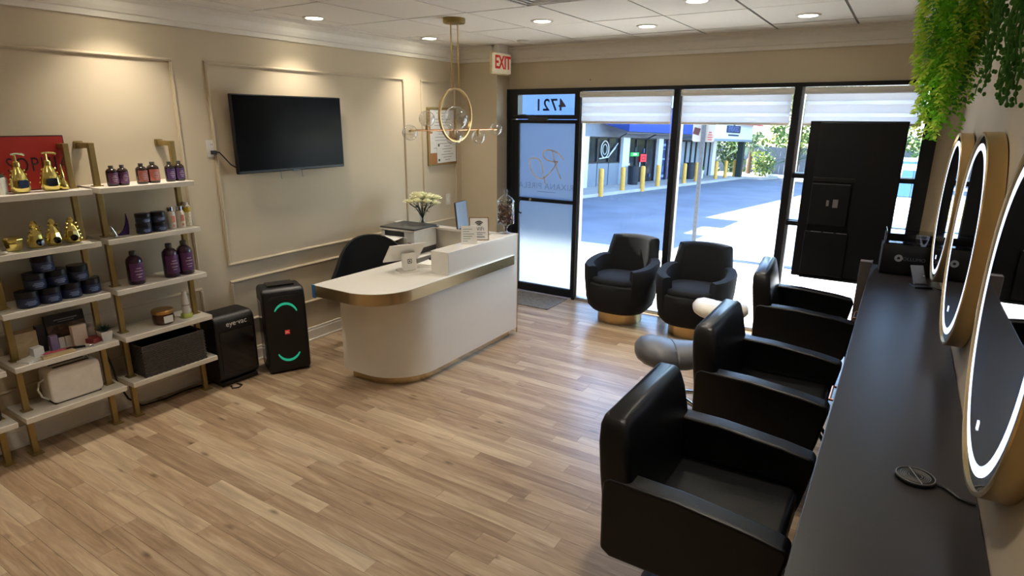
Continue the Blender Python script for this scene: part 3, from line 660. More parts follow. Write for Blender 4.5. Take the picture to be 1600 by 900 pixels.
for y, l in ((-4.575, 'small white sachet left in front of the dark printed box'), (-4.54, 'small white sachet right in front of the dark printed box')):
    bxo('sachet', l, 'sachet', .15, .165, y-.016, y+.016, .07, M('sachet_white', (206, 196, 186), .5), bev=.004, group='small sachets')
o = E('clear_bottle', 'small pale bottle with cap behind the red compact', 'bottle', (.12, -4.392, z4)); ob('body', lathe(B(), [(.022, 0), (.024, .004), (.024, .075), (.014, .088)], 16), M('pale_bottle', (196, 184, 172), .25), o, smooth=50); ob('cap', lathe(B(), [(.015, .087), (.015, .11), (0, .11)], 14), WHITEP, o, smooth=40)
bxo('red_compact', 'dark red compact box lying beside the succulent pot', 'box', .15, .235, -4.455, -4.38, .03, M('red_box_card', (140, 50, 48), .4), rz=.35)
for n_, l, m_, x, y, L, r, rz in (('lip_gloss', 'pink lip gloss tube lying on the shelf front', M('pink_gloss', (206, 92, 108), .25, coat=.4), .235, -4.665, .13, .013, 1.45), ('makeup_pencil', 'rose makeup pencil lying behind the black pencil', M('rose_pencil', (150, 90, 92), .3), .22, -4.555, .14, .009, 1.35), ('eyeliner_pen', 'black eyeliner pen lying near the shelf front edge', BLACKG, .245, -4.515, .14, .008, 1.15)):
    o = E(n_, l, 'makeup', (x, y, z4+r), rz); b = B(); tube(b, [(-L/2, 0, 0), (L*.2, 0, 0)], r, 10); ob('barrel', b, m_, o, smooth=40); b = B(); tube(b, [(L*.2, 0, 0), (L/2, 0, 0)], r*.9, 10); ob('cap', b, CHROME if 'pen' in n_ else m_, o, smooth=40)
bxo('gold_carton', 'flat cream and gold carton under the pink lip gloss edge', 'box', .255, .292, -4.73, -4.56, .018, M('gold_card', (214, 190, 140), .4), rz=0)
o = E('potted_succulent', 'dark green succulent in a square white pot at the shelf end', 'plant', (.215, -4.355, z4))
ob('pot', lathe(B(), [(.03, 0), (.04, .055), (.037, .06), (.034, .052)], 4, sx=1.2, sy=1.2), WHITEP, o, rot=(0, 0, PI/4)); ob('leaves', rosette(B(), (0, 0, .055), 30, .062, .018, 1, 5), M('succulent_dark', (46, 62, 44), .5, var=.3), o, kind='stuff')
# toaster
o = E('toaster', 'white rounded toaster with chrome knob on the lowest shelf', 'toaster', (.165, -4.565, SZ[4]), .0)
ob('shell', prism(B(), rrect(-.145, .145, .006, .225, .035, 5), -.07, .07, YZ), M('toaster_white', (238, 230, 218), .3, coat=.2), o, smooth=40, bev=.012, segs=3)
b = B()
for s in (-.032, .032): box(b, s-.012, s+.012, -.10, .10, .2245, .2262)
ob('bread_slot', b, BLACKP, o); ob('base', bx(-.06, .06, -.13, .13, 0, .008), BLACKP, o)
ob('knob', lathe(B(), [(.014, 0), (.016, .012), (.012, .022), (0, .022)], 14), CHROME, o, (.0, .10, .226)); ob('lever', bx(-.012, .012, .145, .165, .13, .145), WHITEP, o, bev=.003)
b = B(); tube(b, [(.0, -.143, .16), (.01, -.175, .15), (.02, -.19, .11), (.02, -.175, .06), (.02, -.145, .03)], .006, 6); ob('cord', b, WHITEP, o, smooth=40)
# cords beside the shelves
b = B(); tube(b, [(.012, -4.44, .52), (.05, -4.40, .53), (.10, -4.33, .50), (.09, -4.30, .38), (.07, -4.27, .22), (.06, -4.22, .09), (.08, -4.15, .012), (.10, -4.0, .008), (.08, -3.85, .008), (.10, -3.72, .008), (.12, -3.60, .008)], .0065, 6)
tag(ob('appliance_cord', b, BLACKP, smooth=40), 'black cord running down between the shelves and along the floor', 'cord')
tag(ob('plug_adapter', bx(.0, .035, -4.475, -4.435, .49, .56), WHITEP, bev=.004), 'white plug adapter on the wall behind the toaster', 'plug')
# cut off unit
o = E('black_canister', 'black canister on the lowest shelf at the left picture edge', 'canister', (.16, -5.0, SZ[4])); ob('body', lathe(B(), [(.05, 0), (.055, .01), (.055, .20), (.05, .22), (0, .22)], 20), BLACKP, o, smooth=40); ob('lid', lathe(B(), [(.05, .22), (.045, .245), (0, .245)], 20), BLACKG, o, smooth=40)
o = E('plastic_bag', 'crumpled grey packet on the shelf at the left picture edge', 'packet', (.17, -4.99, SZ[3])); b = B(); ball(b, (0, 0, .055), .055, 14, 8); q = random.Random(4)
for v_ in b.verts: v_.co *= q.uniform(.8, 1.15); v_.co.z = max(0, v_.co.z)
ob('crumpled_film', b, M('grey_film', (128, 112, 100), .2, coat=.3), o)

# ------------------------------------------------------------------ vacuum bin and party speaker
o = E('touchless_vacuum', 'black floor vacuum bin with white lettering beside the shelf', 'vacuum', (.145, -3.49, 0), rad(-2))
ob('body', prism(B(), rrect(-.135, .14, .03, .56, .07, 6), -.165, .165, XZ), BLACKP, o, smooth=40, bev=.02, segs=3)
ob('front_panel', bx(.1395, .144, -.135, .14, .10, .44), BLACKG, o, bev=.003); ob('foot', bx(-.12, .125, -.15, .15, 0, .035), BLACKP, o, bev=.006)
text('lettering', 'eye·vac', .058, M('print_white', (236, 236, 236), .4), o, (.1405, .01, .49), (PI/2-.0, 0, PI/2), .001)
b = B(); tube(b, [(.15, -.10, .006), (.20, -.12, .006), (.225, -.08, .006), (.20, -.04, .006), (.15, -.05, .006)], .006, 6); ob('cord_loop', b, BLACKP, o, smooth=40)
tag(o.children[-1], 'black cord loop')
o = E('party_speaker', 'tall black party speaker with green light arcs on the floor', 'speaker', (.305, -3.09, 0), rad(-26)); o.scale = (.84, .86, 1)
ob('cabinet', prism(B(), [(-.16, .0), (.16, .0), (.185, .03), (.19, .10), (.172, .60), (.155, .67), (.12, .70), (-.13, .70), (-.16, .66)], -.19, .19, XZ), BLACKP, o, smooth=30, bev=.03, segs=4)
TEAL = M('teal_light', (30, 150, 116), .4, emit=.55)
gr = M('speaker_grille', (16, 16, 17), .6, bump=.6, bscale=700)
g_ = ob('grille', prism(B(), rrect(-.155, .155, .06, .64, .05, 5), 0, .012, YZ), gr, o, (.178, 0, 0), (0, -.036, 0), smooth=40)
for zc, a0, a1, nm in ((.47, 20, 150, 'upper'), (.215, 205, 330, 'lower')):
    b = B(); n = 18; R0, R1 = .098, .118; q = []
    for i in range(n+1):
        a = rad(a0+(a1-a0)*i/n); w = 1.0-.55*abs(2*i/n-1)**3; rm = (R0+R1)/2; hw = (R1-R0)/2*w
        q.append([b.verts.new((xx, rr*math.cos(a), zc+rr*math.sin(a))) for rr, xx in ((rm-hw, .012), (rm+hw, .012), (rm+hw, .017), (rm-hw, .017))])
    for i in range(n):
        for k in range(4): b.faces.new((q[i][k], q[i][(k+1) % 4], q[i+1][(k+1) % 4], q[i+1][k]))
    ob('light_arc', b, TEAL, g_)
for zc in (.47, .215): ob('woofer', lathe(B(), [(.092, .012), (.09, .016), (.06, .013), (.03, .015), (0, .018)], 28), BLACKP, g_, (0, 0, zc), (0, PI/2, 0), smooth=40)
ob('badge', bx(.012, .016, -.022, .022, .325, .36), M('badge_red', (196, 36, 28), .4, emit=.25), g_); text('lettering', 'JBL', .026, PAPER, g_, (.0165, 0, .342), FX, .0006)
ob('carry_handle', bx(-.10, .06, -.12, .12, .7, .712), BLACKG, o, bev=.004)
for s in (-1, 1): ob('side_light', bx(-.10, .10, s*.19-.004, s*.19+.004, .10, .6), BLACKG, o)
for s in (-1, 1):
    b = B(); lathe(b, [(.028, -.012), (.028, .012)], 14); ob('wheel', b, BLACKG, o, (-.165, s*.14, .03), (PI/2, 0, 0))

# ------------------------------------------------------------------ reception desk
dk = E('reception_desk', 'white curved reception desk with gold band, riser and back return', 'desk', (0, 0, 0))
body = [(.88, -2.98)]+arc(1.12, -2.60, .38, -90, 0, 12)+[(1.5, -1.38), (1.46, -1.38)]+list(reversed(arc(1.12, -2.60, .34, -90, 0, 12)))+[(.88, -2.94)]
ob('front_panel', prism(B(), body, .07, .735), M('desk_white', (226, 221, 212), .32, var=.01, coat=.15), dk, smooth=30)
kick = [(.93, -2.94)]+arc(1.12, -2.60, .34, -90, 0, 12)+[(1.46, -1.46), (1.42, -1.46)]+list(reversed(arc(1.12, -2.60, .30, -90, 0, 12)))+[(.93, -2.90)]
ob('toe_kick', prism(B(), kick, 0, .07), MIRGOLD, dk, smooth=30)
top = [(.82, -3.18)]+arc(1.2, -2.86, .32, -90, 0, 14)+[(1.52, -1.47), (1.33, -1.47), (1.33, -1.80), (.84, -1.80)]
ob('countertop', prism(B(), top, .722, .80), WHITEG, dk, smooth=30, bev=.003)
band = [(.845, -3.184)]+arc(1.2, -2.86, .324, -90, 0, 14)+[(1.524, -1.47), (1.5205, -1.47)]+list(reversed(arc(1.2, -2.86, .3205, -90, 0, 14)))+[(.845, -3.1805)]
ob('gold_band', prism(B(), band, .712, .796), MIRGOLD, dk, smooth=30)
tp = ob('tape', bx(.818, .85, -3.186, -3.178, .70, .80), M('blue_tape', (32, 104, 168), .6), dk); tag(tp, 'strip of blue masking tape on the counter end')
ob('riser', bx(1.325, 1.50, -2.41, -1.38, .80, .985), WHITEG, dk, bev=.003)
ob('end_post', bx(1.30, 1.50, -1.468, -1.38, 0.735, .80), WHITEG, dk)
ob('corner_trim', bx(1.495, 1.503, -1.384, -1.376, .02, .985), GOLD, dk)
ob('return_top', bx(.03, 1.33, -1.80, -1.40, .70, .74), WHITEG, dk, bev=.003)
ob('return_back', bx(.03, 1.33, -1.42, -1.385, .02, .945), M('return_shaded', (190, 184, 172), .5), dk)  # white panel; the shade on its inner face is painted in as grey
ob('return_ledge', bx(.03, 1.33, -1.46, -1.36, .945, .968), WHITEG, dk, bev=.003)
ob('return_side', bx(.03, .06, -1.80, -1.42, .02, .70), WHITEG, dk)
# printer
o = E('printer', 'white desktop printer with grey lid on the desk return', 'printer', (.385, -1.63, .74), rad(3))
ob('feeder_base', bx(-.19, .21, -.17, .17, 0, .05), M('printer_dark', (56, 56, 58), .4), o, bev=.004)
ob('housing', bx(-.20, .21, -.17, .18, .05, .225), M('printer_white', (222, 224, 222), .35), o, bev=.008, segs=3)
ob('lid', bx(-.205, .215, -.175, .185, .228, .25), M('printer_lid', (76, 76, 76), .5), o, bev=.004); ob('lid_rim', bx(-.208, .218, -.178, .188, .218, .232), WHITEP, o, bev=.003)
ob('output_slot', bx(-.15, .09, -.172, -.10, .165, .212), INKD, o); ob('front_panel', bx(-.20, .12, -.174, -.168, .06, .16), M('printer_front', (206, 206, 202), .4), o, bev=.002)
ob('emblem', lathe(B(), [(0, 0), (.013, 0), (.013, .002), (0, .002)], 18), M('emblem_grey', (120, 120, 118), .4), o, (-.0, -.174, .115), (PI/2, 0, 0))
ob('power_mark', bx(.13, .175, -.1745, -.17, .108, .116), M('mark_red', (150, 84, 84), .4), o)
p = ob('printed_sheet', bx(-.14, .08, -.30, -.11, .0, .0016), PAPER, o, (0, 0, .178), (.10, 0, 0)); tag(p, 'sheet of paper sticking out of the slot')
ob('paper_tray', bx(-.15, .12, -.27, -.17, .012, .024), M('printer_dark', (56, 56, 58), .4), o, bev=.003)
ob('side_tab', bx(.218, .27, .12, .15, .236, .242), BLACKP, o)
# flowers
o = E('flower_vase', 'glass vase of cream roses behind the printer', 'flowers', (.385, -1.41, .968))
ob('vase', lathe(B(), [(.036, 0), (.04, .006), (.03, .035), (.026, .06), (.034, .10), (.05, .145), (.048, .147), (.032, .10), (.023, .06), (.027, .035), (.036, .01), (0, .008)], 20), glass_mat('vase_glass', (.93, .95, .94), 1.3, .02, 1.45, .02), o, smooth=60)
CREAM = M('cream_petal', (250, 245, 212), .6, var=.1, scale=60); STEM = M('stem_green', (48, 62, 34), .6, var=.2)
q = random.Random(11); heads = [(0, 0, .335)]+[(.085*math.cos(a), .085*math.sin(a), .315) for a in [i*PI/3 for i in range(6)]]+[(.15*math.cos(a), .15*math.sin(a), .275) for a in [i*PI/4.5+.2 for i in range(9)]]
heads = [(x*.92, y*.92, z-.03+.0) for x, y, z in heads]
for i, (x, y, z) in enumerate(heads):
    b = B(); r = .040; K = 1.2*q.uniform(.85, 1.15); z += q.uniform(-.022, .018)
    for ring, (n, rr, zz, tilt) in enumerate(((3, .012, .016, 10), (5, .022, .012, 25), (7, .034, .004, 48), (8, .044, -.006, 70))):
        for k in range(n):
            a = 2*PI*k/n+ring; d = Vector((math.cos(a), math.sin(a), 0)); s = Vector((-math.sin(a), math.cos(a), 0)); u = Vector((0, 0, 1)); t = rad(tilt)
            out_ = d*math.sin(t)+u*math.cos(t); p0 = Vector((x, y, z-.02))+d*rr*.35*K; p1 = p0+out_*.022*K+d*.004; p2 = p0+out_*.038*K; w = (.012+.004*ring)*K
            vs = [b.verts.new(v_) for v_ in (p0-s*w*.5, p0+s*w*.5, p1+s*w, p1-s*w, p2+s*w*.7, p2-s*w*.7)]
            b.faces.new(vs[:4]); b.faces.new((vs[3], vs[2], vs[4], vs[5]))
    h_ = ob('rose', b, CREAM, o, smooth=60)
    b = B(); tube(b, [(x, y, z-.02), (x*.45, y*.45, .16), (x*.05, y*.05, .07), (-x*.12, -y*.12, .012)], .0035, 5); ob('stem', b, STEM, h_)
b = B()
for k in range(46):
    a = q.uniform(0, 2*PI); z = q.uniform(.13, .26); r = .02+.35*(z-.1); c = Vector((r*math.cos(a), r*math.sin(a), z)); d = Vector((math.cos(a), math.sin(a), q.uniform(-.4, .5))).normalized()*q.uniform(.03, .055); s = Vector((-math.sin(a), math.cos(a), q.uniform(-.3, .3)))*.016
    vs = [b.verts.new(v_) for v_ in (c, c+d*.5+s, c+d, c+d*.5-s)]; b.faces.new(vs)
ob('leaves', b, M('rose_leaf', (50, 66, 34), .5, var=.3), o, kind='stuff')
# point of sale tablet
o = E('payment_terminal', 'white tablet payment terminal with square emblem on the counter', 'terminal', (1.13, -2.47, .80), rad(66))
ob('foot', prism(B(), rrect(-.075, .075, -.06, .085, .012, 4), 0, .012), WHITEP, o, smooth=40)
ob('stand', bx(-.062, .062, -.052, -.022, .008, .155), WHITEP, o, (0, 0, 0), (-.12, 0, 0), bev=.012, segs=3)
t_ = ob('tablet', bx(-.155, .155, -.006, .006, -.115, .115), WHITEP, o, (-.02, .015, .155), (.80, 0, 0), bev=.005); ob('screen', bx(-.145, .145, .006, .0068, -.105, .105), BLACKG, t_)
b = B()
for a in ((-.018, .018, -.018, -.013), (-.018, .018, .013, .018), (-.018, -.013, -.013, .013), (.013, .018, -.013, .013), (-.006, .006, -.006, .006)): box(b, a[0], a[1], -.0535, -.0515, .085+a[2], .085+a[3])
ob('emblem', b, INKD, o, rot=(-.12, 0, 0), bev=.001)
b = B(); tube(b, [(.05, .05, .008), (.12, .06, .006), (.2, .03, .006)], .004, 6); ob('cord', b, WHITEP, o)
o = E('paper_tray', 'white paper tray with sheets inside the counter behind the terminal', 'tray', (1.14, -2.13, .80), rad(2))
ob('tray', bx(-.11, .12, -.16, .16, 0, .008), WHITEP, o, bev=.002); b = B(); box(b, -.11, -.105, -.16, .16, 0, .05); box(b, -.11, .12, .155, .16, 0, .05); ob('tray_wall', b, M('tray_grey', (120, 118, 112), .5), o)
ob('loose_sheets', bx(-.09, .11, -.15, .10, .008, .02), PAPER, o, rot=(0, 0, .12))
o = E('reader_dock', 'small dark card reader on the counter behind the terminal', 'reader', (1.02, -2.14, .82), 0); 
o.location = (1.10, -2.10, .821)
ob('reader', bx(-.035, .035, -.035, .035, 0, .02), BLACKP, o, bev=.006)
# tablet panel seen from behind on the return ledge
o = E('tablet_panel', 'dark grey upright tablet panel on the desk ledge behind the signs', 'tablet', (.885, -1.395, .968), rad(-80))
ob('panel', bx(-.11, .11, -.006, .006, .012, .262), M('monitor_grey', (104, 112, 126), .35, .2), o, (0, 0, 0), (.10, 0, 0), bev=.003)
ob('bezel', bx(-.113, .113, -.011, -.005, .009, .265), BLACKP, o, (0, 0, 0), (.10, 0, 0), bev=.002)
ob('foot', bx(-.05, .05, -.03, .035, 0, .014), BLACKP, o, bev=.003)

# table tent, wifi sign, candy jar
o = E('table_tent', 'white folded price card standing on the riser', 'sign', (1.41, -2.01, .985), rad(38))
b = B()
for s in (-1, 1): box(b, -.066, .066, -.001, .001, 0, .155, Matrix.Translation((0, s*.045, 0)) @ Matrix.Rotation(s*.28, 4, 'X'))
ob('card', b, PAPER, o)
b = B()
for k, w in enumerate((.5, .35, .6, .5, .4, .25)): box(b, -.05, -.05+.11*w*1.4, -.0016, -.0006, .125-.02*k, .130-.02*k, Matrix.Translation((0, -.045, 0)) @ Matrix.Rotation(-.28, 4, 'X'))
ob('print_lines', b, M('ink_green', (120, 150, 150), .6), o)
o = E('wifi_sign', 'wood framed WiFi sign leaning on the riser', 'sign', (1.405, -1.855, .985), rad(38)); 
fr = ob('frame', bx(-.085, .085, 0, .016, 0, .20), M('sign_wood', (128, 96, 66), .5, var=.2, scale=40), o, rot=(-.20, 0, 0), bev=.003)
ob('sign_face', bx(-.077, .077, -.001, 0, .008, .192), PAPER, fr)
b = B()
for R in (.018, .032, .046):
    q_ = []
    for i in range(9):
        a = rad(45+90*i/8); q_.append([b.verts.new((rr*math.cos(a), yy, .118+rr*math.sin(a))) for rr, yy in ((R-.005, -.0022), (R+.004, -.0022), (R+.004, -.001), (R-.005, -.001))])
    for i in range(8):
        for k in range(4): b.faces.new((q_[i][k], q_[i][(k+1) % 4], q_[i+1][(k+1) % 4], q_[i+1][k]))
ob('wifi_symbol', b, INKD, fr); text('lettering', 'WiFi', .046, M('sign_ink', (64, 62, 78), .6), fr, (0, -.0016, .098), FY, .0006)
b = B()
for z, w in ((.066, .055), (.05, .03), (.034, .045), (.026, .05)): box(b, -w, w, -.002, -.001, z-.004, z+.003)
ob('print_lines', b, INK, fr)
leg_ = ob('easel_leg', bx(-.012, .012, 0, .004, 0, .15), BLACKP, o, (0, .095, 0), (.40, 0, 0))
def candy_jar():
    o = E('candy_jar', 'tall footed glass jar of brown candies on the riser end', 'jar', (1.405, -1.435, .985))
    CJ = glass_mat('jar_glass', (.95, .96, .96), 1.5, .03, 1.5, .04)
    ob('bowl', lathe(B(), [(.045, 0), (.048, .005), (.02, .014), (.014, .03), (.016, .05), (.03, .075), (.075, .09), (.078, .10), (.078, .27), (.072, .285), (.074, .29)], 28), CJ, o, smooth=50)
    ob('lid', lathe(B(), [(.08, .288), (.082, .296), (.066, .315), (.035, .34), (.015, .355), (.012, .37), (.019, .385), (.012, .402), (0, .405)], 24), CJ, o, smooth=60)
    q = random.Random(3); me = {}
    for nm, c in (('brown', (92, 62, 46)), ('dark', (58, 38, 30)), ('wine', (104, 50, 54)), ('tan', (150, 116, 84))):
        b = B(); tube(b, [(-.016, 0, 0), (-.012, 0, 0), (-.008, 0, 0), (.008, 0, 0), (.012, 0, 0), (.016, 0, 0)], [.007, .003, .0075, .0075, .003, .007], 6); m = bpy.data.meshes.new('candy'); b.to_mesh(m); b.free(); m.materials.append(M('candy_'+nm, c, .3, var=.2)); me[nm] = m
    for k in range(190):
        a = q.uniform(0, 2*PI); r = .066*math.sqrt(q.uniform(.35, 1)); z = .102+.155*(k/190)
        nm = q.choice(('brown', 'dark', 'tan', 'brown')) if z > .16 else q.choice(('wine', 'dark', 'wine', 'brown'))
        c = bpy.data.objects.new('candy', me[nm]); COL.objects.link(c); c.parent = o; c.location = (r*math.cos(a), r*math.sin(a), z); c.rotation_euler = (q.uniform(0, 3), q.uniform(-1, 1), q.uniform(0, 6))
    b = B(); tube(b, [(0, 0, .02), (0, 0, .07)], .009, 8); ob('stem_filling', b, M('candy_wine', (104, 50, 54), .3), o)
candy_jar()
# office chair behind the desk
o = E('office_chair', 'black fabric desk chair behind the reception desk', 'chair', (.58, -2.27, 0), rad(-34))
def shellback():
    b = B(); n = 14; m = 8; q = []
    for j in range(m+1):
        t = j/m; row = []
        for i in range(n+1):
            u = -1+2*i/n; hw = .39*(1-.16*t**3); top_ = .56+.40*math.sqrt(max(0, 1-.90*abs(u)**2.4)); z = .48+(top_-.48)*t
            row.append((u*hw, .24-.20*u*u+.05*t, z))
        q.append(row)
    F = [[b.verts.new(p) for p in r] for r in q]; Bk = [[b.verts.new((p[0]*1.05, p[1]+.045, p[2]-.0)) for p in r] for r in q]
    for j in range(m):
        for i in range(n): b.faces.new((F[j][i], F[j][i+1], F[j+1][i+1], F[j+1][i])); b.faces.new((Bk[j][i+1], Bk[j][i], Bk[j+1][i], Bk[j+1][i+1]))
    for i in range(n): b.faces.new((F[m][i], F[m][i+1], Bk[m][i+1], Bk[m][i])); b.faces.new((F[0][i+1], F[0][i], Bk[0][i], Bk[0][i+1]))
    for j in range(m): b.faces.new((F[j+1][0], Bk[j+1][0], Bk[j][0], F[j][0])); b.faces.new((F[j][n], Bk[j][n], Bk[j+1][n], F[j+1][n]))
    return b
ob('backrest', shellback(), VELVET, o, smooth=60, rot=(0, 0, rad(90)))
ob('seat', prism(B(), rrect(-.24, .26, -.25, .25, .10, 5), .42, .50), VELVET, o, smooth=40, bev=.02, segs=3); ob('gas_lift', cyl(B(), .026, .10, .42, n=14), BLACKM, o, smooth=40)
for k in range(5):
    a = 2*PI*k/5+.4; b = B(); tube(b, [(0, 0, .10), (.26*math.cos(a), .26*math.sin(a), .07)], .018, 6); l_ = ob('base_leg', b, BLACKM, o); ob('caster', ball(B(), (.27*math.cos(a), .27*math.sin(a), .028), .028, 10, 8), BLACKG, l_, smooth=60)
# door mat
tag(ob('door_mat', prism(B(), rrect(.72, 1.37, -.55, -.065, .01, 2), 0, .008), M('grey_mat', (112, 110, 108), .95, var=.35, scale=50, bump=.6, bscale=300)), 'grey woven doormat before the frosted door', 'mat')

# ------------------------------------------------------------------ waiting armchairs
def armchair():
    o = E('tub_armchair', 'black velvet tub armchair on a gold drum base, beside the door', 'armchair', (2.135, -.37, 0), rad(0), 'tub armchairs at the window')
    ob('drum_base', lathe(B(), [(.225, 0), (.225, .105), (.215, .11), (0, .11)], 36), GOLD, o, smooth=40)
    # body: a rounded tapering tub; local -y is the front
    def sup(a, r, e=2.6):
        c, s = math.cos(a), math.sin(a); k = (abs(c)**e+abs(s)**e)**(-1/e); return (r*k*c, r*k*s)
    b = B(); n = 40; rows = []
    for r, z in ((.22, .105), (.27, .12), (.315, .17), (.335, .26), (.342, .36), (.338, .41), (.31, .43)):
        rows.append([b.verts.new((*sup(2*PI*i/n, r), z)) for i in range(n)])
    for a, c in zip(rows, rows[1:]):
        for i in range(n): b.faces.new((a[i], a[(i+1) % n], c[(i+1) % n], c[i]))
    b.faces.new(rows[0]); b.faces.new(rows[-1]); ob('tub_base', b, VELVET, o, smooth=50)
    # wrapping arms and back
    b = B(); n = 48; q = []; a0, a1 = rad(-52), rad(232)
    for i in range(n+1):
        a = a0+(a1-a0)*i/n; d = abs(math.degrees(a)-90)
        hb = .635-.0006*max(0, d-60)
        if d < 41: hb = .835-.012*(d/41)**2
        elif d < 47: hb = .835-(.835-.635)*(d-41)/6*1.0
        row = []
        lean = .05 if d < 47 else 0.0
        for (r, z, l) in ((.335, .24, 0), (.356, .44, 0), (.363+.0, hb-.03, lean), (.350, hb-.004, lean), (.315, hb, lean), (.275, hb-.006, lean), (.262, hb-.035, lean), (.25, .40, 0), (.25, .26, 0)):
            x, y = sup(a, r); row.append(b.verts.new((x*(1.0 if d >= 41 else 1.0), y+l*(z-.44)/.4, z)))
        q.append(row)
    for i in range(n):
        for k in range(9): b.faces.new((q[i][k], q[i][(k+1) % 9], q[i+1][(k+1) % 9], q[i+1][k]))
    b.faces.new(q[0]); b.faces.new(q[-1]); ob('arms_and_back', b, VELVET, o, smooth=55)
    b = B(); rows = []; n = 32
    for r, z in ((.245, .40), (.262, .42), (.262, .455), (.245, .475), (.12, .488), (0, .49)):
        if r: rows.append([b.verts.new((sup(2*PI*i/n, r, 3.2)[0], sup(2*PI*i/n, r, 3.2)[1]-.055, z)) for i in range(n)])
        else: top_ = b.verts.new((0, -.055, z))
    for a, c in zip(rows, rows[1:]):
        for i in range(n): b.faces.new((a[i], a[(i+1) % n], c[(i+1) % n], c[i]))
    for i in range(n): b.faces.new((rows[-1][i], rows[-1][(i+1) % n], top_))
    b.faces.new(rows[0]); ob('seat_cushion', b, VELVET, o, smooth=60)
    return o
ac = armchair()
dup(ac, (2.895, -.385, 0), rad(4), 'black velvet tub armchair on a gold drum base, behind the white stool')

# ------------------------------------------------------------------ stools
def stool(name, mat, label, loc, rz, zs, k_=1.0):
    o = E(name, label, 'stool', loc, rz, 'saddle stools')
    def lobe(b, prof, n=20):
        rings = [[b.verts.new((x*k_, k_*w*math.cos(2*PI*i/n), z+k_*h*math.sin(2*PI*i/n)*(1 if math.sin(2*PI*i/n) > 0 else .8))) for i in range(n)] for x, w, h, z in prof]
        for a, c in zip(rings, rings[1:]):
            for i in range(n): b.faces.new((a[i], a[(i+1) % n], c[(i+1) % n], c[i]))
        b.faces.new(rings[0]); b.faces.new(rings[-1]); return b
    ob('seat_rear', lobe(B(), [(-.235, .02, .015, zs+.02), (-.225, .09, .045, zs+.02), (-.19, .15, .075, zs+.02), (-.13, .185, .092, zs+.012), (-.06, .185, .09, zs), (-.01, .165, .082, zs-.008)]), mat, o, smooth=70)
    ob('seat_front', lobe(B(), [(-.012, .168, .084, zs-.008), (.05, .150, .085, zs-.012), (.12, .125, .082, zs-.006), (.18, .10, .07, zs+.008), (.21, .07, .05, zs+.014), (.222, .02, .015, zs+.016)]), mat, o, smooth=70)
    ob('seam', lobe(B(), [(-.016, .171, .088, zs-.008), (-.006, .171, .088, zs-.008)]), mat, o, smooth=40)
    ob('gas_lift', lathe(B(), [(.045, zs-.085), (.03, zs-.11), (.024, zs-.13), (.024, .08)], 16), CHROME, o, smooth=40)
    for k in range(5):
        a = 2*PI*k/5+.35; c, s = math.cos(a), math.sin(a); b = B(); tube(b, [(0, 0, .10), (.12*c, .12*s, .095), (.245*c, .245*s, .068)], [.024, .019, .013], 8); l_ = ob('base_leg', b, CHROME, o, smooth=50)
        b = B(); lathe(b, [(.026, -.016), (.028, -.01), (.028, .01), (.026, .016)], 14); ob('caster', b, BLACKG, l_, (.25*c, .25*s, .028), (PI/2, 0, a))
    return o
stool('saddle_stool', GREYL, 'grey leather saddle stool on chrome casters behind the nearest chairs', (3.24, -2.05, 0), rad(30), .40, 1.2)
stool('saddle_stool', WHITEL, 'cream leather saddle stool between the window and the middle styling chair', (3.27, -.90, 0), rad(28), .42)

# ------------------------------------------------------------------ styling chairs
def salon_chair():
    o = E('styling_chair', 'black leather styling chair nearest the camera', 'chair', (3.95, -3.785, 0), 0, 'styling chairs along the counter')
    # local +x faces the counter
    side = [(-.33, .37), (-.335, .62), (-.33, .675), (-.30, .69), (-.05, .685), (.20, .66), (.32, .64), (.335, .615), (.30, .42), (.285, .36), (.26, .345), (-.29, .345)]
    for s in (-1, 1):
        ob('armrest', prism(B(), side, s*.37-.048*(1 if s > 0 else -1) if False else (-.375 if s < 0 else .28), (-.28 if s < 0 else .375), XZ), LEATH, o, smooth=30, bev=.022, segs=3)
    # backrest: thick slab with rounded top, leaning back
    b = B(); n = 12; q = []
    for j, (z, x, t, hw) in enumerate(((.40, -.24, .125, .36), (.55, -.255, .13, .372), (.70, -.275, .13, .368), (.82, -.292, .125, .355), (.91, -.302, .115, .335), (.945, -.303, .10, .322), (.965, -.303, .07, .31))):
        row = []
        for (u, v) in rrect(-hw, hw, -t/2, t/2, min(.026, t/2-.002), 4):
            bow = -.025*(u/hw)**2+.0; top_ = -.05*(abs(u)/hw)**2.5*(max(0, z-.80)/.165)
            row.append(b.verts.new((x+v-bow*-.6, u, z+top_)))
        q.append(row)
    for a, c in zip(q, q[1:]):
        for i in range(len(a)): b.faces.new((a[i], a[(i+1) % len(a)], c[(i+1) % len(a)], c[i]))
    b.faces.new(q[0]); b.faces.new(q[-1]); ob('backrest', b, LEATH, o, smooth=50)
    ob('seat_cushion', prism(B(), rrect(-.22, .29, -.279, .279, .04, 4), .37, .505), LEATH, o, smooth=40, bev=.03, segs=3)
    ob('seat_pan', bx(-.25, .22, -.27, .27, .325, .37), BLACKP, o, bev=.006)
    b = B()
    lathe(b, [(.055, .325), (.055, .20), (.07, .19), (.07, .06)], 20); ob('hydraulic_pump', b, CHROME, o, smooth=40)
    ob('base_plate', lathe(B(), [(.27, 0), (.27, .01), (.24, .028), (.09, .06), (0, .06)], 36), M('black_steel', (22, 22, 24), .25, .6), o, smooth=40)
    fr = B()
    for s in (-.045, .045): tube(fr, [(.18, s, .36), (.29, s, .33), (.40, s, .16), (.43, s, .13)], .010, 6)
    tube(fr, [(.43, -.16, .13), (.43, .16, .13)], .012, 8); ob('footrest', fr, BLACKM, o, smooth=40)
    b = B(); tube(b, [(.0, -.06, .15), (0, -.16, .13), (0, -.20, .15)], .008, 6); ob('pump_lever', b, CHROME, o)
    return o
s1 = salon_chair()
dup(s1, (3.945, -2.555, 0), 0, 'black leather styling chair in the middle of the row, beside the grey stool')
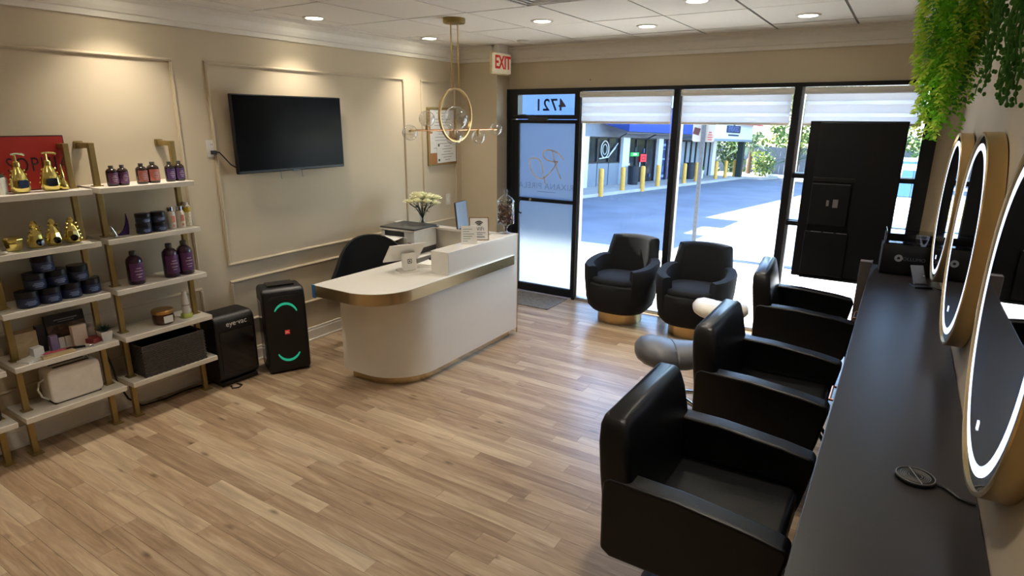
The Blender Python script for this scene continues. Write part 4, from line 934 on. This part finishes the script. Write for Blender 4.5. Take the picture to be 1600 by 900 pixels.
dup(s1, (3.93, -1.07, 0), rad(5), 'black leather styling chair nearest the window')

# ------------------------------------------------------------------ styling counter
ct = E('styling_counter', 'long dark brown styling counter along the right wall', 'counter', (0, 0, 0)); ZC = .92
ob('worktop', bx(4.31, W-.003, -6.3, -.62, ZC-.04, ZC), DARKW, ct, bev=.003)
for ya, yb in ((-2.15, -1.35), (-3.5, -2.75), (-5.1, -4.35)):
    c_ = ob('drawer_unit', bx(4.345, W-.02, ya, yb, .30, ZC-.04), DARKW, ct); 
    for z0, z1 in ((.32, .58), (.60, .86)):
        d_ = ob('drawer_front', bx(4.327, 4.345, ya+.01, yb-.01, z0, z1), DARKW, ct, bev=.002)
        yc = (ya+yb)/2; b = B(); tube(b, [(4.327, yc-.08, z1-.06), (4.285, yc-.08, z1-.06), (4.285, yc+.08, z1-.06), (4.327, yc+.08, z1-.06)], .006, 6); ob('handle', b, M('copper_handle', (196, 132, 96), .25, 1.), d_)
ob('back_panel', bx(W-.02, W-.004, -6.3, -.62, .2, ZC-.04), DARKW, ct)
ep = ob('end_post', bx(4.235, 4.315, -.74, -.66, .0, .955), M('grey_laminate', (112, 104, 102), .5, var=.05), ct, bev=.002); ob('end_panel', bx(4.315, W-.004, -.70, -.66, 0, ZC-.041), DARKW, ct)
pd_ = ob('post_side', bx(4.300, 4.318, -.66, -.62, .1, .95), DARKW, ct)
for y, z in ((-.76, .84), (-.76, .35)): ob('hinge', bx(4.306, 4.322, y-.012, y+.018, z-.025, z+.025), ALU, ct, bev=.002)
# foil dispenser box
o = E('foil_dispenser', 'black dispenser box with round pale logo at the counter end', 'dispenser', (4.53, -.80, ZC), rad(3))
ob('case', prism(B(), [(-.12, 0), (.10, 0), (.12, .04), (.115, .21), (-.11, .22), (-.13, .16), (-.13, .03)], -.17, .17, YZ), BLACKP, o, bev=.008, rot=(0, 0, 0), segs=3)
ob('top_tray', bx(-.165, .165, -.11, .10, .22, .30), glass_mat('smoke_acrylic', (.5, .5, .52), 1.2, .05, 1.45, .03), o)
b = B(); box(b, -.167, -.155, -.11, .10, .222, .315); box(b, .155, .167, -.11, .10, .222, .312); ob('tray_end', b, CHROME, o, bev=.002)
tube_ = B(); tube(tube_, [(-.15, -.0, .262), (.15, 0, .262)], .035, 16); ob('foil_roll', tube_, M('foil_roll', (40, 40, 42), .3, .6), o, smooth=40); tube_ = B(); tube(tube_, [(.03, 0, .262), (.11, 0, .262)], .037, 16); ob('foil_end', tube_, CHROME, o, smooth=40)
ob('logo_disc', lathe(B(), [(.010, 0), (.026, 0), (.026, .002), (.010, .002)], 24, ring=True), M('logo_grey', (186, 190, 196), .4), o, (-.06, -.1285, .125), (PI/2, 0, 0))
text('lettering', 'OLLUMO', .034, M('logo_grey2', (130, 134, 140), .4), o, (.035, -.131, .122), FY, .0006)
# charging stand near the far mirror
o = E('phone_stand', 'grey folded phone stand with a cord at the counter end', 'stand', (4.63, -1.22, ZC), rad(20))
ob('plate', bx(-.04, .04, -.006, .006, 0, .15), M('stand_grey', (104, 106, 110), .4, .4), o, (0, .02, .01), (-.75, 0, .0), bev=.004); ob('foot', bx(-.06, .05, -.06, .05, 0, .012), BLACKP, o, bev=.004); ob('screw', ball(B(), (0, -.012, .075), .006, 8, 6), CHROME, o)
b = B(); tube(b, [(.04, .0, .006), (.07, -.05, .006), (.085, -.10, .006)], .004, 6); ob('cord', b, BLACKP, o)
o = E('charging_pad', 'round black charging pad with ridged rings on the counter', 'charger', (4.585, -3.97, ZC))
ob('disc', lathe(B(), [(.052, 0), (.055, .003), (.055, .010), (.052, .012), (0, .012)], 36), BLACKP, o, smooth=40)
for R in (.052, .040, .035, .030, .025, .018): b = B(); tube(b, [(R*math.cos(2*PI*i/36), R*math.sin(2*PI*i/36), .0125) for i in range(36)], .0012 if R < .05 else .002, 5, closed=True); ob('ridge', b, M('ridge_grey', (110, 108, 100) if R > .05 else (60, 60, 60), .4), o)
ob('seam_line', bx(-.0012, .0012, -.05, .05, .012, .0138), ALU, o, rot=(0, 0, .35))
b = B(); tube(b, [(.052, -.01, .006), (.08, -.02, .005), (.11, -.06, .005), (.15, -.07, .005)], .0045, 6); ob('cord', b, BLACKP, o)

# ------------------------------------------------------------------ mirrors
LEDR = M('led_ring', (214, 226, 255), .4, emit=1.1)
def mirror(y, z, lab, tilt):
    o = E('round_mirror', lab, 'mirror', (W-.466*math.sin(rad(tilt))-.0005, y, z), rad(tilt), 'round lit mirrors'); R = .465
    ob('frame', lathe(B(), [(R, .001), (R, .062), (R-.004, .066), (R-.012, .066), (R-.012, .058), (R-.012, .001)], 72, ring=True), GOLD, o, rot=(0, -PI/2, 0), smooth=30)
    ob('mirror_glass', lathe(B(), [(0, .060), (R-.012, .060), (R-.012, .054), (0, .054)], 72), MIRROR, o, rot=(0, -PI/2, 0))
    ob('light_ring', lathe(B(), [(R-.076, .0602), (R-.076, .0612), (R-.048, .0612), (R-.048, .0602)], 72, ring=True), LEDR, o, rot=(0, -PI/2, 0))
    ob('back_box', lathe(B(), [(R-.02, 0), (R-.02, .053)], 48), BLACKP, o, rot=(0, -PI/2, 0))
    ob('touch_mark', bx(-.0622, -.061, -.008, .008, -R+.14, -R+.165), LEDR, o)
mirror(-1.36, 1.47, 'gold rimmed round lit mirror nearest the window', 1.5); mirror(-2.78, 1.495, 'gold rimmed round lit mirror, middle of the three', 1.0); mirror(-4.13, 1.52, 'gold rimmed round lit mirror cut by the right picture edge', .1)

# ------------------------------------------------------------------ hanging plants
def leafquad(b, c, d, s, L, w):
    vs = [b.verts.new(v_) for v_ in (c, c+d*L*.45+s*w, c+d*L, c+d*L*.45-s*w)]; b.faces.new(vs)
def rv(q): return Vector((q.uniform(-1, 1), q.uniform(-1, 1), q.uniform(-1, 1))).normalized()
def fern_bunch():
    q = random.Random(21)
    o = E('hanging_fern', 'thick bunch of green artificial fern hanging above the counter', 'plant', (4.535, -2.55, 2.72))
    ob('planter', lathe(B(), [(.07, -.06), (.09, .03), (.085, .035)], 20), WHITEP, o)
    b = B(); tube(b, [(0, 0, .03), (.205, 0, .03)], .012, 8); ob('wall_arm', b, BRONZE, o)
    for grp, (mat, n) in enumerate(((LEAFG, 34), (LEAFY, 24), (LEAFD, 14))):
        b = B()
        for k in range(n):
            a = q.uniform(0, 2*PI); r = .155*math.sqrt(q.uniform(.05, 1)); ln = q.uniform(.45, .80) if r < .12 else q.uniform(.35, .60)
            x0, y0 = r*.5*math.cos(a), r*.5*math.sin(a); steps = int(ln/.015); px = Vector((x0, y0, -.02))
            for i in range(steps):
                t = i/steps; rr = r*(1+.25*math.sin(t*PI))*(1-.35*t); p = Vector((rr*math.cos(a)+.012*math.sin(i*.9+k)-.03*t, rr*math.sin(a)+.012*math.cos(i*.7+k), -.02-ln*t))
                for s in (-1, 1, 0):
                    d = Vector((math.cos(a+s*1.3)*.9, math.sin(a+s*1.3)*.9, -.55+q.uniform(-.4, .3))).normalized(); sd = d.cross(rv(q)).normalized()
                    leafquad(b, p, d, sd, q.uniform(.018, .036), q.uniform(.004, .0085))
                px = p
        ob('foliage', b, mat, o, kind='stuff')
    return o
fern_bunch()
def pearls(loc, n, label, seed, lens):
    q = random.Random(seed); o = E('trailing_plant', label, 'plant', loc, 0, 'trailing plants on the right wall')
    ob('pot', lathe(B(), [(.04, -.03), (.055, .05), (.05, .055)], 16), WHITEP, o)
    b = B(); tube(b, [(0, 0, .02), (W-loc[0], 0, .02)], .01, 6); ob('wall_arm', b, BRONZE, o)
    for k in range(n):
        b = B(); a = q.uniform(0, 2*PI); r = q.uniform(.008, .042); ln = lens*q.uniform(.68, 1.0); m = int(ln/.0155); pts = []
        for i in range(m):
            t = i/m; p = Vector((r*math.cos(a)*(1+.3*t)+.008*math.sin(i*.5+k), r*1.3*math.sin(a)*(1+.3*t)+.008*math.cos(i*.4+k), -ln*t)); pts.append(p)
            th = i*2.4; d = Vector((math.cos(th), math.sin(th), -.25)).normalized(); c = p+d*.0115; s = d.cross(Vector((0, 0, 1))).normalized(); u = s.cross(d)
            ball(b, c, .0064, 6, 4, 1.3)
        tube(b, pts, .0022, 4); ob('strand', b, LEAFD, o)
pearls((4.625, -3.20, 2.64), 9, 'trailing bead-leaf plant beside the fern bunch', 5, .60)
pearls((4.615, -3.80, 2.58), 9, 'trailing bead-leaf plant nearest the right picture edge', 6, .585)

# ------------------------------------------------------------------ window display seen from behind
o = E('window_display', 'tall black portrait screen seen from behind, mounted in the window', 'screen', (4.04, -.12, .64))
DSP = M('display_black', (13, 14, 17), .5, spec=.3, var=.15, bump=.05, bscale=300)
ob('housing', bx(-.36, .36, -.012, .02, 0, 1.36), DSP, o, bev=.004); ob('rear_cover', bx(-.28, .355, -.024, -.010, .02, 1.35), DSP, o, bev=.006)
ob('electronics_box', bx(-.28, .02, -.052, -.022, .48, .84), DSP, o, bev=.008); ob('lower_cover', bx(-.29, .05, -.046, -.022, .03, .42), DSP, o, bev=.006)
b = B(); 
for k in range(3): box(b, -.24+k*.1, -.16+k*.1, -.047, -.045, .418, .424)
ob('ridge_strip', b, ALU, o)
ob('vent_strip', bx(-.28, .04, -.030, -.022, .855, .89), BLACKP, o, bev=.002)
b = B(); box(b, -.10, -.06, -.0535, -.0515, .64, .71); box(b, -.15, -.13, -.0535, -.0515, .65, .70); ob('rating_label', b, ALU, o)
ob('foot_rail', bx(-.29, .36, -.03, .0, -.006, .012), BLACKM, o, bev=.002)
for z in (.467, .89): ob('mounting_bar', bx(-.46, .46, .02, .052, z-.02, z+.02), BLACKM, o)
ob('screen_face', bx(-.345, .345, .02, .0215, .012, 1.348), BLACKG, o)

# ------------------------------------------------------------------ outside
ASPH = M('asphalt', (112, 118, 129), .9, var=.16, scale=.9, bump=.5, bscale=30); CONC = M('concrete', (186, 182, 174), .85, var=.08, scale=2.5, bump=.2, bscale=40)
def gz(y): return -.15-.025*(y-3)
b = B(); vs = [b.verts.new(p) for p in ((-40, 3.25, gz(3.25)), (40, 3.25, gz(3.25)), (40, 70, gz(70)), (-40, 70, gz(70)))]; b.faces.new(vs)
vs2 = [b.verts.new((v_.co.x, v_.co.y, v_.co.z-.3)) for v_ in vs]; b.faces.new(vs2)
for i in range(4): b.faces.new((vs[i], vs[(i+1) % 4], vs2[(i+1) % 4], vs2[i]))
ob('road_lot', b, ASPH, kind='structure')
sd = ob('sidewalk', bx(-30, 30, .2, 3.08, -.4, -.02), CONC, kind='structure')
kb = ob('curb', bx(-30, 30, 3.08, 3.25, -.4, -.02), CONC, kind='structure', bev=.01)
ob('painted_curb', bx(2.2, 3.42, 3.075, 3.256, -.3, -.015), M('blue_paint', (5, 34, 58), .7, var=.2, scale=10), kb, bev=.01)
# shops across the lot: local x runs along the front, local -y faces the lot
SA = math.atan2(.99, .13)
shop = E('shop_building', 'low shop row with blue awning and white fascia across the lot', 'building', (-4.7, 16.0, -.36)); shop.rotation_mode = 'XYZ'
shop.matrix_world = Matrix.Translation((-4.7, 16.0, -.36)) @ Matrix.Rotation(SA, 4, 'Z') @ Matrix.Rotation(.034, 4, 'Y')
GREYW = M('shop_grey', (128, 136, 146), .8); WHITEW = M('shop_white', (214, 222, 230), .8, var=.03); SHGL = M('shop_glass_reflections', (34, 40, 46), .12, var=.5, scale=3.0); NAVYF = M('shop_dark', (24, 28, 36), .5)  # the glass noise paints reflected trees into its colour
ob('rear_wall', bx(-9, 9.2, .25, 6, -.6, 3.6), WHITEW, shop)
ob('lintel', bx(-9, 9.0, -.05, .3, 1.72, 2.2), GREYW, shop)
for x0, x1 in ((-.15, .35), (2.75, 3.15), (8.45, 8.85), (-2.9, -2.5)): ob('pillar', bx(x0, x1, -.12, .3, -.3, 1.72), WHITEW, shop)
def bay(x0, x1, n, z0, z1, m=SHGL, base=None):
    w = (x1-x0)/n
    for k in range(n):
        a, c = x0+k*w, x0+(k+1)*w; f = B()
        for q_ in ((a, a+.05, z0, z1), (c-.05, c, z0, z1), (a, c, z0, z0+.05), (a, c, z1-.05, z1)): box(f, q_[0], q_[1], 0.0, .10, q_[2], q_[3])
        f_ = ob('window', f, NAVYF, shop); ob('pane', bx(a+.05, c-.05, .05, .06, z0+.05, z1-.05), m, f_)
        if base: ob('base_panel', bx(a+.03, c-.03, 0, .08, -.2, z0), base, shop)
bay(-2.5, -.15, 3, .78, 1.72, SHGL, GREYW); bay(.35, 2.75, 3, -.1, 1.72); BLUEP = M('poster_blue', (36, 58, 112), .5, var=.4, scale=5); bay(3.15, 5.1, 3, -.1, 1.72, BLUEP)
bay(5.15, 8.45, 6, -.1, 1.68, M('blind_grey', (150, 164, 180), .5)); bay(-6.0, -2.95, 3, .1, 1.72)
DEC = M('decal_white', (206, 214, 218), .6)
b = B(); tube(b, [(-1.25+.26*math.cos(t*PI/10), -.0, 1.28+.30*math.sin(t*PI/10)) for t in range(20)], .02, 5, closed=True); tube(b, [(-1.25+.15*math.cos(t*PI/10), -.0, 1.28+.18*math.sin(t*PI/10)) for t in range(20)], .015, 5, closed=True); tube(b, [(-1.6, 0, .95), (-1.0, 0, 1.0), (-.5, 0, 1.35)], .02, 5); tube(b, [(-.9, 0, 1.1), (-.35, 0, 1.5)], .02, 5)
ob('window_decal', b, DEC, shop)
q = random.Random(9)
for k in range(14):
    x = q.uniform(.5, 2.6); z = q.uniform(.1, 1.45); w = q.uniform(.06, .16); h = q.uniform(.07, .2); ob('poster', bx(x, x+w, .02, .03, z, z+h), M('poster_%d' % (k % 4), ((190, 200, 210), (70, 96, 140), (200, 190, 170), (60, 66, 80))[k % 4], .6), shop)
gs = ob('neon_sign', bx(.62, 1.28, -.03, .0, 1.02, 1.17), M('green_neon', (16, 150, 70), .5, emit=.8), shop); text('lettering', 'OPEN', .12, M('neon_text', (210, 255, 220), .5, emit=1.2), gs, (.95, -.034, 1.095), FY, .003)
rs = ob('red_sign', bx(1.46, 1.92, -.03, .0, .80, 1.10), M('red_neon', (206, 46, 60), .5, emit=.7), shop); b = B()
for a in ((1.56, 1.82, .86, .89), (1.56, 1.82, 1.0, 1.03), (1.56, 1.59, .89, 1.0), (1.79, 1.82, .89, 1.0)): box(b, a[0], a[1], -.034, -.03, a[2], a[3])
ob('sign_pattern', b, M('red_dark', (120, 16, 28), .5), rs)
for k, x in enumerate((3.6, 4.25, 4.9)):
    b = B(); box(b, x-.16, x+.10, .03, .045, 1.42, 1.52); box(b, x-.14, x+.08, .03, .045, 1.28, 1.31); box(b, x-.16, x+.1, .03, .045, .86, .92); box(b, x-.04, x+.0, .03, .045, .35, .60); box(b, x-.12, x+.1, .03, .045, .12, .24); ob('poster_print', b, M('print_pale', (140, 160, 196), .6), shop)
ob('awning', prism(B(), [(-.05, 2.2), (-1.25, 1.92), (-1.25, 2.10), (-1.2, 2.55), (-.05, 3.0)], -1.8, 4.2, YZ), M('awning_blue', (34, 62, 138), .8, var=.06), shop)
b = B(); tube(b, [(-1.7, -1.1, 1.88), (4.1, -1.1, 1.90)], .03, 6); tube(b, [(.6, -1.1, 1.88), (1.8, -.1, 1.72)], .025, 6); tube(b, [(-1.6, -1.1, 1.88), (-.4, -.1, 1.72)], .025, 6); ob('awning_pole', b, M('pole_grey', (110, 112, 118), .5, .5), shop)
ob('left_fascia', bx(-9, -1.85, -.3, .1, 2.2, 4.6), M('fascia_pale', (206, 226, 240), .8, var=.02), shop)
fs = ob('sign_fascia', bx(4.3, 9.3, -1.62, -1.5, 1.80, 2.95), M('fascia_pale', (206, 226, 240), .8, var=.02), shop); ob('fascia_edge', bx(4.3, 9.3, -1.62, .2, 1.70, 1.80), GREYW, shop)
SGN = M('sign_navy', (18, 38, 74), .5)
ob('sign_backing', prism(B(), rrect(5.98, 7.62, 2.06, 2.38, .06, 3), 1.625, 1.64, XZ), SGN, fs)
text('lettering', 'ENSASED', .32, M('sign_letter', (96, 112, 160), .5), fs, (6.8, -1.645, 2.22), FY, .006, sx=1.0)
b = B(); box(b, 6.75, 6.9, -1.65, -1.62, 2.38, 2.5); ob('sign_crest', b, SGN, fs); ob('sign_subline', bx(6.25, 7.45, -1.65, -1.62, 1.93, 2.0), SGN, fs)
ob('red_roof', prism(B(), [(-2.0, 2.42), (-2.0, 2.47), (.4, 3.5), (.4, 3.0)], 7.2, 9.6, YZ), M('red_tile', (196, 70, 88), .7), shop)
ob('canopy_roof', bx(-9, 9.3, -1.7, 6, 4.35, 4.6), WHITEW, shop); ob('parapet', bx(-9, 9.3, -.4, .2, 2.95, 4.4), WHITEW, shop)
ob('canopy_post', bx(8.6, 8.85, -1.5, -1.25, -.3, 1.75), M('dark_post', (34, 48, 46), .7), shop)
# near wing added to cast the lot's shadow edge; roof gap lets sun through
nw = E('shadow_wing', 'near shop wing added to shade the lot, dim through the frosted door', 'building', (-5.6, 6.5, gz(6)))
ob('wing_wall', bx(-4, 2.2, -2.6, 3.4, -.3, 4.7), M('wing_blue', (74, 104, 152), .8), nw); ob('wing_roof', bx(-4, 2.45, -2.6, .6, 4.7, 4.9), WHITEW, nw); ob('wing_roof', bx(-4, 2.45, 1.9, 3.4, 4.7, 4.9), WHITEW, nw)
ob('walkway', bx(-5.6, -2.2, 3.3, 29, -.9, -.0), CONC, kind='structure'); bpy.data.objects['walkway'].location = (0, 0, 0)
wk = bpy.data.objects['walkway']; me = wk.data
for v_ in me.vertices:
    y = v_.co.y
    if v_.co.z > -.5: v_.co.z = gz(y)+.10
    else: v_.co.z = gz(y)-.3
    edge = -4.7+.13*(y-16)
    v_.co.x = (edge-1.6 if v_.co.x < -4 else edge+1.55)
BOLM = M('bollard_yellow', (226, 172, 74), .6, var=.1)
bpts = [(-3.66, 11.92), (-3.56, 13.47), (-3.31, 14.68), (-3.26, 16.14), (-3.19, 17.36), (-2.97, 18.43), (-2.89, 19.85), (-2.66, 22.08), (-2.54, 23.31), (-2.43, 24.6), (-2.40, 25.85), (-2.30, 26.9)]
ordn = ('first', 'second', 'third', 'fourth', 'fifth', 'sixth', 'seventh', 'eighth', 'ninth', 'tenth', 'eleventh', 'last')
me_b = None
for k, (x, y) in enumerate(bpts):
    if me_b is None:
        bb = ob('bollard', lathe(B(), [(.082, -.1), (.082, .83), (.07, .87), (.04, .885), (0, .89)], 16), BOLM, None, (x, y, gz(y)), smooth=40); me_b = bb
    else: bb = me_b.copy(); COL.objects.link(bb); bb.location = (x, y, gz(y))
    tag(bb, 'yellow steel bollard, %s of the row counted from the frosted door' % ordn[k], 'bollard', 'yellow bollards before the shops')
def bin_(x, y, label):
    o = E('trash_bin', label, 'bin', (x, y, gz(y)+.1), 0, 'bins before the shops'); ob('drum', lathe(B(), [(.19, 0), (.205, .6), (.2, .62)], 16), M('bin_dark', (36, 40, 50), .6), o); ob('lid', lathe(B(), [(.215, .62), (.2, .70), (0, .72)], 16), M('bin_lid', (26, 28, 34), .6), o)
bin_(-4.25, 16.15, 'dark litter bin beside the white pillar left of the green neon'); bin_(-3.55, 21.1, 'dark litter bin before the vertical blinds')
o = E('planter', 'small white planter with green plant before the vertical blinds', 'plant', (-3.36, 22.0, gz(22)+.1)); ob('pot', lathe(B(), [(.16, 0), (.2, .35), (.18, .36)], 12), WHITEP, o); ob('leaves', rosette(B(), (0, 0, .35), 18, .35, .1, 1, 8), LEAFD, o, kind='stuff')
# parking sign
o = E('parking_sign', 'white parking sign on a grey post at the curb', 'sign', (1.79, 3.42, -.165)); SGP = M('post_steel', (84, 88, 96), .5, .4)
b = B(); box(b, -.03, .03, -.02, .0, 0, 2.35); ob('post', b, SGP, o)
b = B()
for k in range(30): box(b, -.006, .006, -.0225, -.0195, .1+k*.075, .118+k*.075)
ob('post_hole', b, M('hole_dark', (50, 54, 60), .6), o, kind='stuff')
pl = ob('sign_plate', prism(B(), rrect(-.165, .165, 1.85, 2.34, .03, 3), -.006, 0, XZ), M('sign_white', (150, 147, 142), .5), o); ob('dark_square', bx(-.045, .045, -.006, 0, -.05, .05), M('sign_maroon', (60, 20, 24), .6), pl, (-.105, -.001, 2.005), (0, .25, 0))
b = B()
for z, w in ((1.99, .02), (1.955, .03), (1.92, .035), (1.885, .03)): box(b, .10-w, .10+w, -.004, 0, z-.008, z+.008)
ob('sign_print', b, M('print_red', (150, 60, 56), .6), pl)
pl.location = (0, .012, 0)
# greenery beyond the lot
TL = {}
def leafy(b, q, c, rad_, n, L, w):
    for k in range(n):
        v_ = rv(q); rr = q.uniform(.55, 1.0)**.5; p = Vector(c)+Vector((v_.x*rad_[0], v_.y*rad_[1], v_.z*rad_[2]))*rr; d = (v_+rv(q)*.8).normalized(); s = d.cross(rv(q)).normalized(); leafquad(b, p, d, s, L*q.uniform(.7, 1.3), w*q.uniform(.7, 1.2))
def tree(name, label, x, y, h, r, mats, seed, n=1500, trunk=True, cat='tree', group=None, L=.22, W_=.07, low=.3):
    q = random.Random(seed); o = E(name, label, cat, (x, y, gz(y)), 0, group)
    if trunk:
        b = B(); tube(b, [(0, 0, -.1), (.05, 0, h*.3), (0, .05, h*.75)], [.11, .09, .04], 7); ob('trunk', b, M('bark', (96, 82, 66), .9, var=.3), o)
    for mi, m in enumerate(mats):
        b = B()
        for k in range(6):
            a = q.uniform(0, 2*PI); c = (r*.5*math.cos(a), r*.5*math.sin(a), h*(low+(1-low)*q.uniform(.1, .85))); leafy(b, q, c, (r*.6, r*.6, h*.22), n//6//len(mats), L, W_)
        ob('foliage', b, m, o, kind='stuff')
SUNL = M('leaf_sunny', (168, 176, 92), .6, var=.3, scale=2); MIDL = M('leaf_mid', (92, 120, 62), .6, var=.35, scale=2); DRKL = M('leaf_shade', (40, 66, 40), .6, var=.35, scale=2)  # sunlit and shaded foliage tones are put into the leaf colours
tree('leafy_tree', 'sunlit pale green tree behind the fence, beside the palm', -.2, 28.0, 5.2, 1.35, (SUNL, MIDL), 31, 2600)
tree('leafy_tree', 'sunlit pale green tree seen left of the black window display', 1.8, 27.0, 4.6, 1.1, (SUNL, MIDL), 32, 2600)
tree('leafy_tree', 'dark green tree seen right of the black window display', 5.6, 26, 4.6, 2.4, (DRKL, MIDL), 33, 3600, low=.1)
tree('leafy_tree', 'wide green tree behind the white fence', 2.2, 34.5, 4.4, 2.2, (MIDL, SUNL), 34, 2600, low=.1)
tree('round_bush', 'dark rounded bush beside the shop end', -3.45, 28.2, 2.1, .75, (DRKL, MIDL), 35, 1500, False, 'bush', L=.16, W_=.06, low=.05)
tree('flowering_bush', 'small pale bush at the foot of the palm', -1.35, 25.6, 1.25, .5, (MIDL, SUNL), 36, 900, False, 'bush', L=.12, W_=.05, low=.0)
q = random.Random(40); hg = E('clipped_hedge', 'long yellow green hedge in front of the fence', 'hedge', (-1.0, 31.2, gz(31)))
for m, n in ((SUNL, 1800), (MIDL, 1800)):
    b = B()
    for k in range(n): p = Vector((q.uniform(-9, 12), q.uniform(-.3, .3), q.uniform(.5, 2.1))); d = rv(q); leafquad(b, p, d, d.cross(rv(q)).normalized(), .28, .09)
    ob('foliage', b, m, hg, kind='stuff')
fe = E('board_fence', 'pale board fence along the far edge of the lot', 'fence', (0, 30.4, gz(30.4)))
fm = bpy.data.meshes.new('fence_board'); bb_ = bx(-.12, .12, -.02, .02, -.1, 1.45); bb_.to_mesh(fm); bb_.free(); fm.materials.append(M('fence_pale', (104, 110, 120), .8, var=.08))
for k in range(80):
    c = bpy.data.objects.new('fence_board', fm); COL.objects.link(c); c.parent = fe; c.location = (-9+k*.25, rnd.uniform(-.01, .01), rnd.uniform(-.02, .02))
def palm(x, y, label, seed, hs, nf, L):
    q = random.Random(seed); o = E('palm_tree', label, 'palm', (x, y, gz(y)), 0, 'palms beyond the lot')
    b = B(); tube(b, [(0, 0, -.1), (.05, 0, hs*.5), (.1, 0, hs)], [.14, .11, .10], 8); ob('trunk', b, M('palm_bark', (88, 72, 58), .9, var=.35, scale=30), o)
    PM = M('palm_leaf', (62, 86, 56), .5, var=.25, scale=3)
    for k in range(nf):
        a = 2*PI*k/nf+q.uniform(-.2, .2); el = q.uniform(-.1, 1.35); b = B(); pts = []
        for i in range(9):
            t = i/8; hx = L*t*math.cos(el)*(1-.1*t); z = hs+L*t*math.sin(el)-.55*L*t*t*math.cos(el)*1.1; pts.append(Vector((.1+hx*math.cos(a), hx*math.sin(a), z)))
        tube(b, pts, [.018*(1-.8*i/8) for i in range(9)], 4); sd_ = Vector((-math.sin(a), math.cos(a), 0))
        for i in range(1, 9):
            for f in (0, .5):
                p = pts[i-1].lerp(pts[i], f); t = (i-1+f)/8
                for s in (-1, 1):
                    d = (sd_*s+(pts[i]-pts[i-1]).normalized()*.8+Vector((0, 0, -.25))).normalized(); leafquad(b, p, d, d.cross(Vector((0, 0, 1))).normalized(), .38*L*.6*math.sin(PI*min(.95, t*.8+.2)), .018)
        ob('frond', b, PM, o)
palm(-2.27, 26.8, 'low feathery palm beside the shop corner', 50, 1.45, 22, 1.5); palm(.15, 24.2, 'low feathery palm left of the black window display', 51, .9, 16, 1.3)
ob('path_island', prism(B(), [(-2.9, 24.6), (-1.1, 25.0), (-.7, 26.2), (-1.4, 27.4), (-3.0, 27.2)], -.9, gz(26)+.14), CONC, kind='structure')
ob('path_strip', prism(B(), [(1.9, 13.2), (3.2, 12.4), (6.0, 12.0), (6.0, 16), (2.3, 16.5)], -.7, gz(14)+.12), M('dry_grass', (176, 164, 104), .9, var=.3, scale=6), kind='structure')
# parked vehicles beyond the right edge of the window display
def car(label, loc, rz, paint, kind):
    o = E('parked_car', label, 'car', loc, rz, 'cars parked in the lot')
    prof = [(-2.1, .32), (-2.12, .62), (-2.0, .86), (-1.05, .98), (-.35, 1.42), (.95, 1.45), (1.75, 1.02), (2.1, .92), (2.14, .40), (2.0, .28)]
    ob('body', prism(B(), prof, -.86, .86, XZ), paint, o, smooth=25, bev=.06, segs=3)
    GL = M('car_glass', (46, 78, 116), .06, var=.05)
    for s in (-1, 1):
        b = B(); prism(b, [(-.85, 1.0), (-.32, 1.36), (.9, 1.38), (1.5, 1.04)], -.004, .004, XZ); ob('side_glass', b, GL, o, (0, s*.865, 0))
    ob('windscreen', bx(-.012, .012, -.72, .72, -.38, .38), GL, o, (-.715, 0, 1.205), (0, rad(58), 0)); ob('rear_glass', bx(-.012, .012, -.72, .72, -.32, .32), GL, o, (1.365, 0, 1.255), (0, rad(-62), 0))
    for x in (-1.35, 1.35):
        for s in (-1, 1): wl = ob('wheel', lathe(B(), [(.2, -.1), (.31, -.1), (.32, -.06), (.32, .06), (.31, .1), (.2, .1)], 20), BLACKP, o, (x, s*.80, .32), (PI/2, 0, 0), smooth=40); ob('hubcap', lathe(B(), [(.2, .08 if s < 0 else -.08), (.19, .1 if s < 0 else -.1), (0, .1 if s < 0 else -.1)], 14), ALU, wl)
    for s in (-1, 1): ob('headlamp', bx(-2.15, -2.05, s*.62-.16, s*.62+.16, .62, .76), M('lamp_glass', (210, 220, 226), .1), o, bev=.02)
    ob('bumper', bx(-2.17, -2.06, -.8, .8, .34, .5), paint, o, bev=.02); ob('number_plate', bx(-2.18, -2.165, -.2, .2, .4, .5), PAPER, o)
car('white car parked right of the black window display', (5.15, 7.6, gz(7.6)), rad(86), M('car_white', (232, 236, 240), .2, coat=.5), 0)
car('silver blue car parked farther out behind the white car', (4.9, 13.5, gz(13.5)), rad(94), M('car_blue', (120, 160, 206), .25, coat=.5), 1)
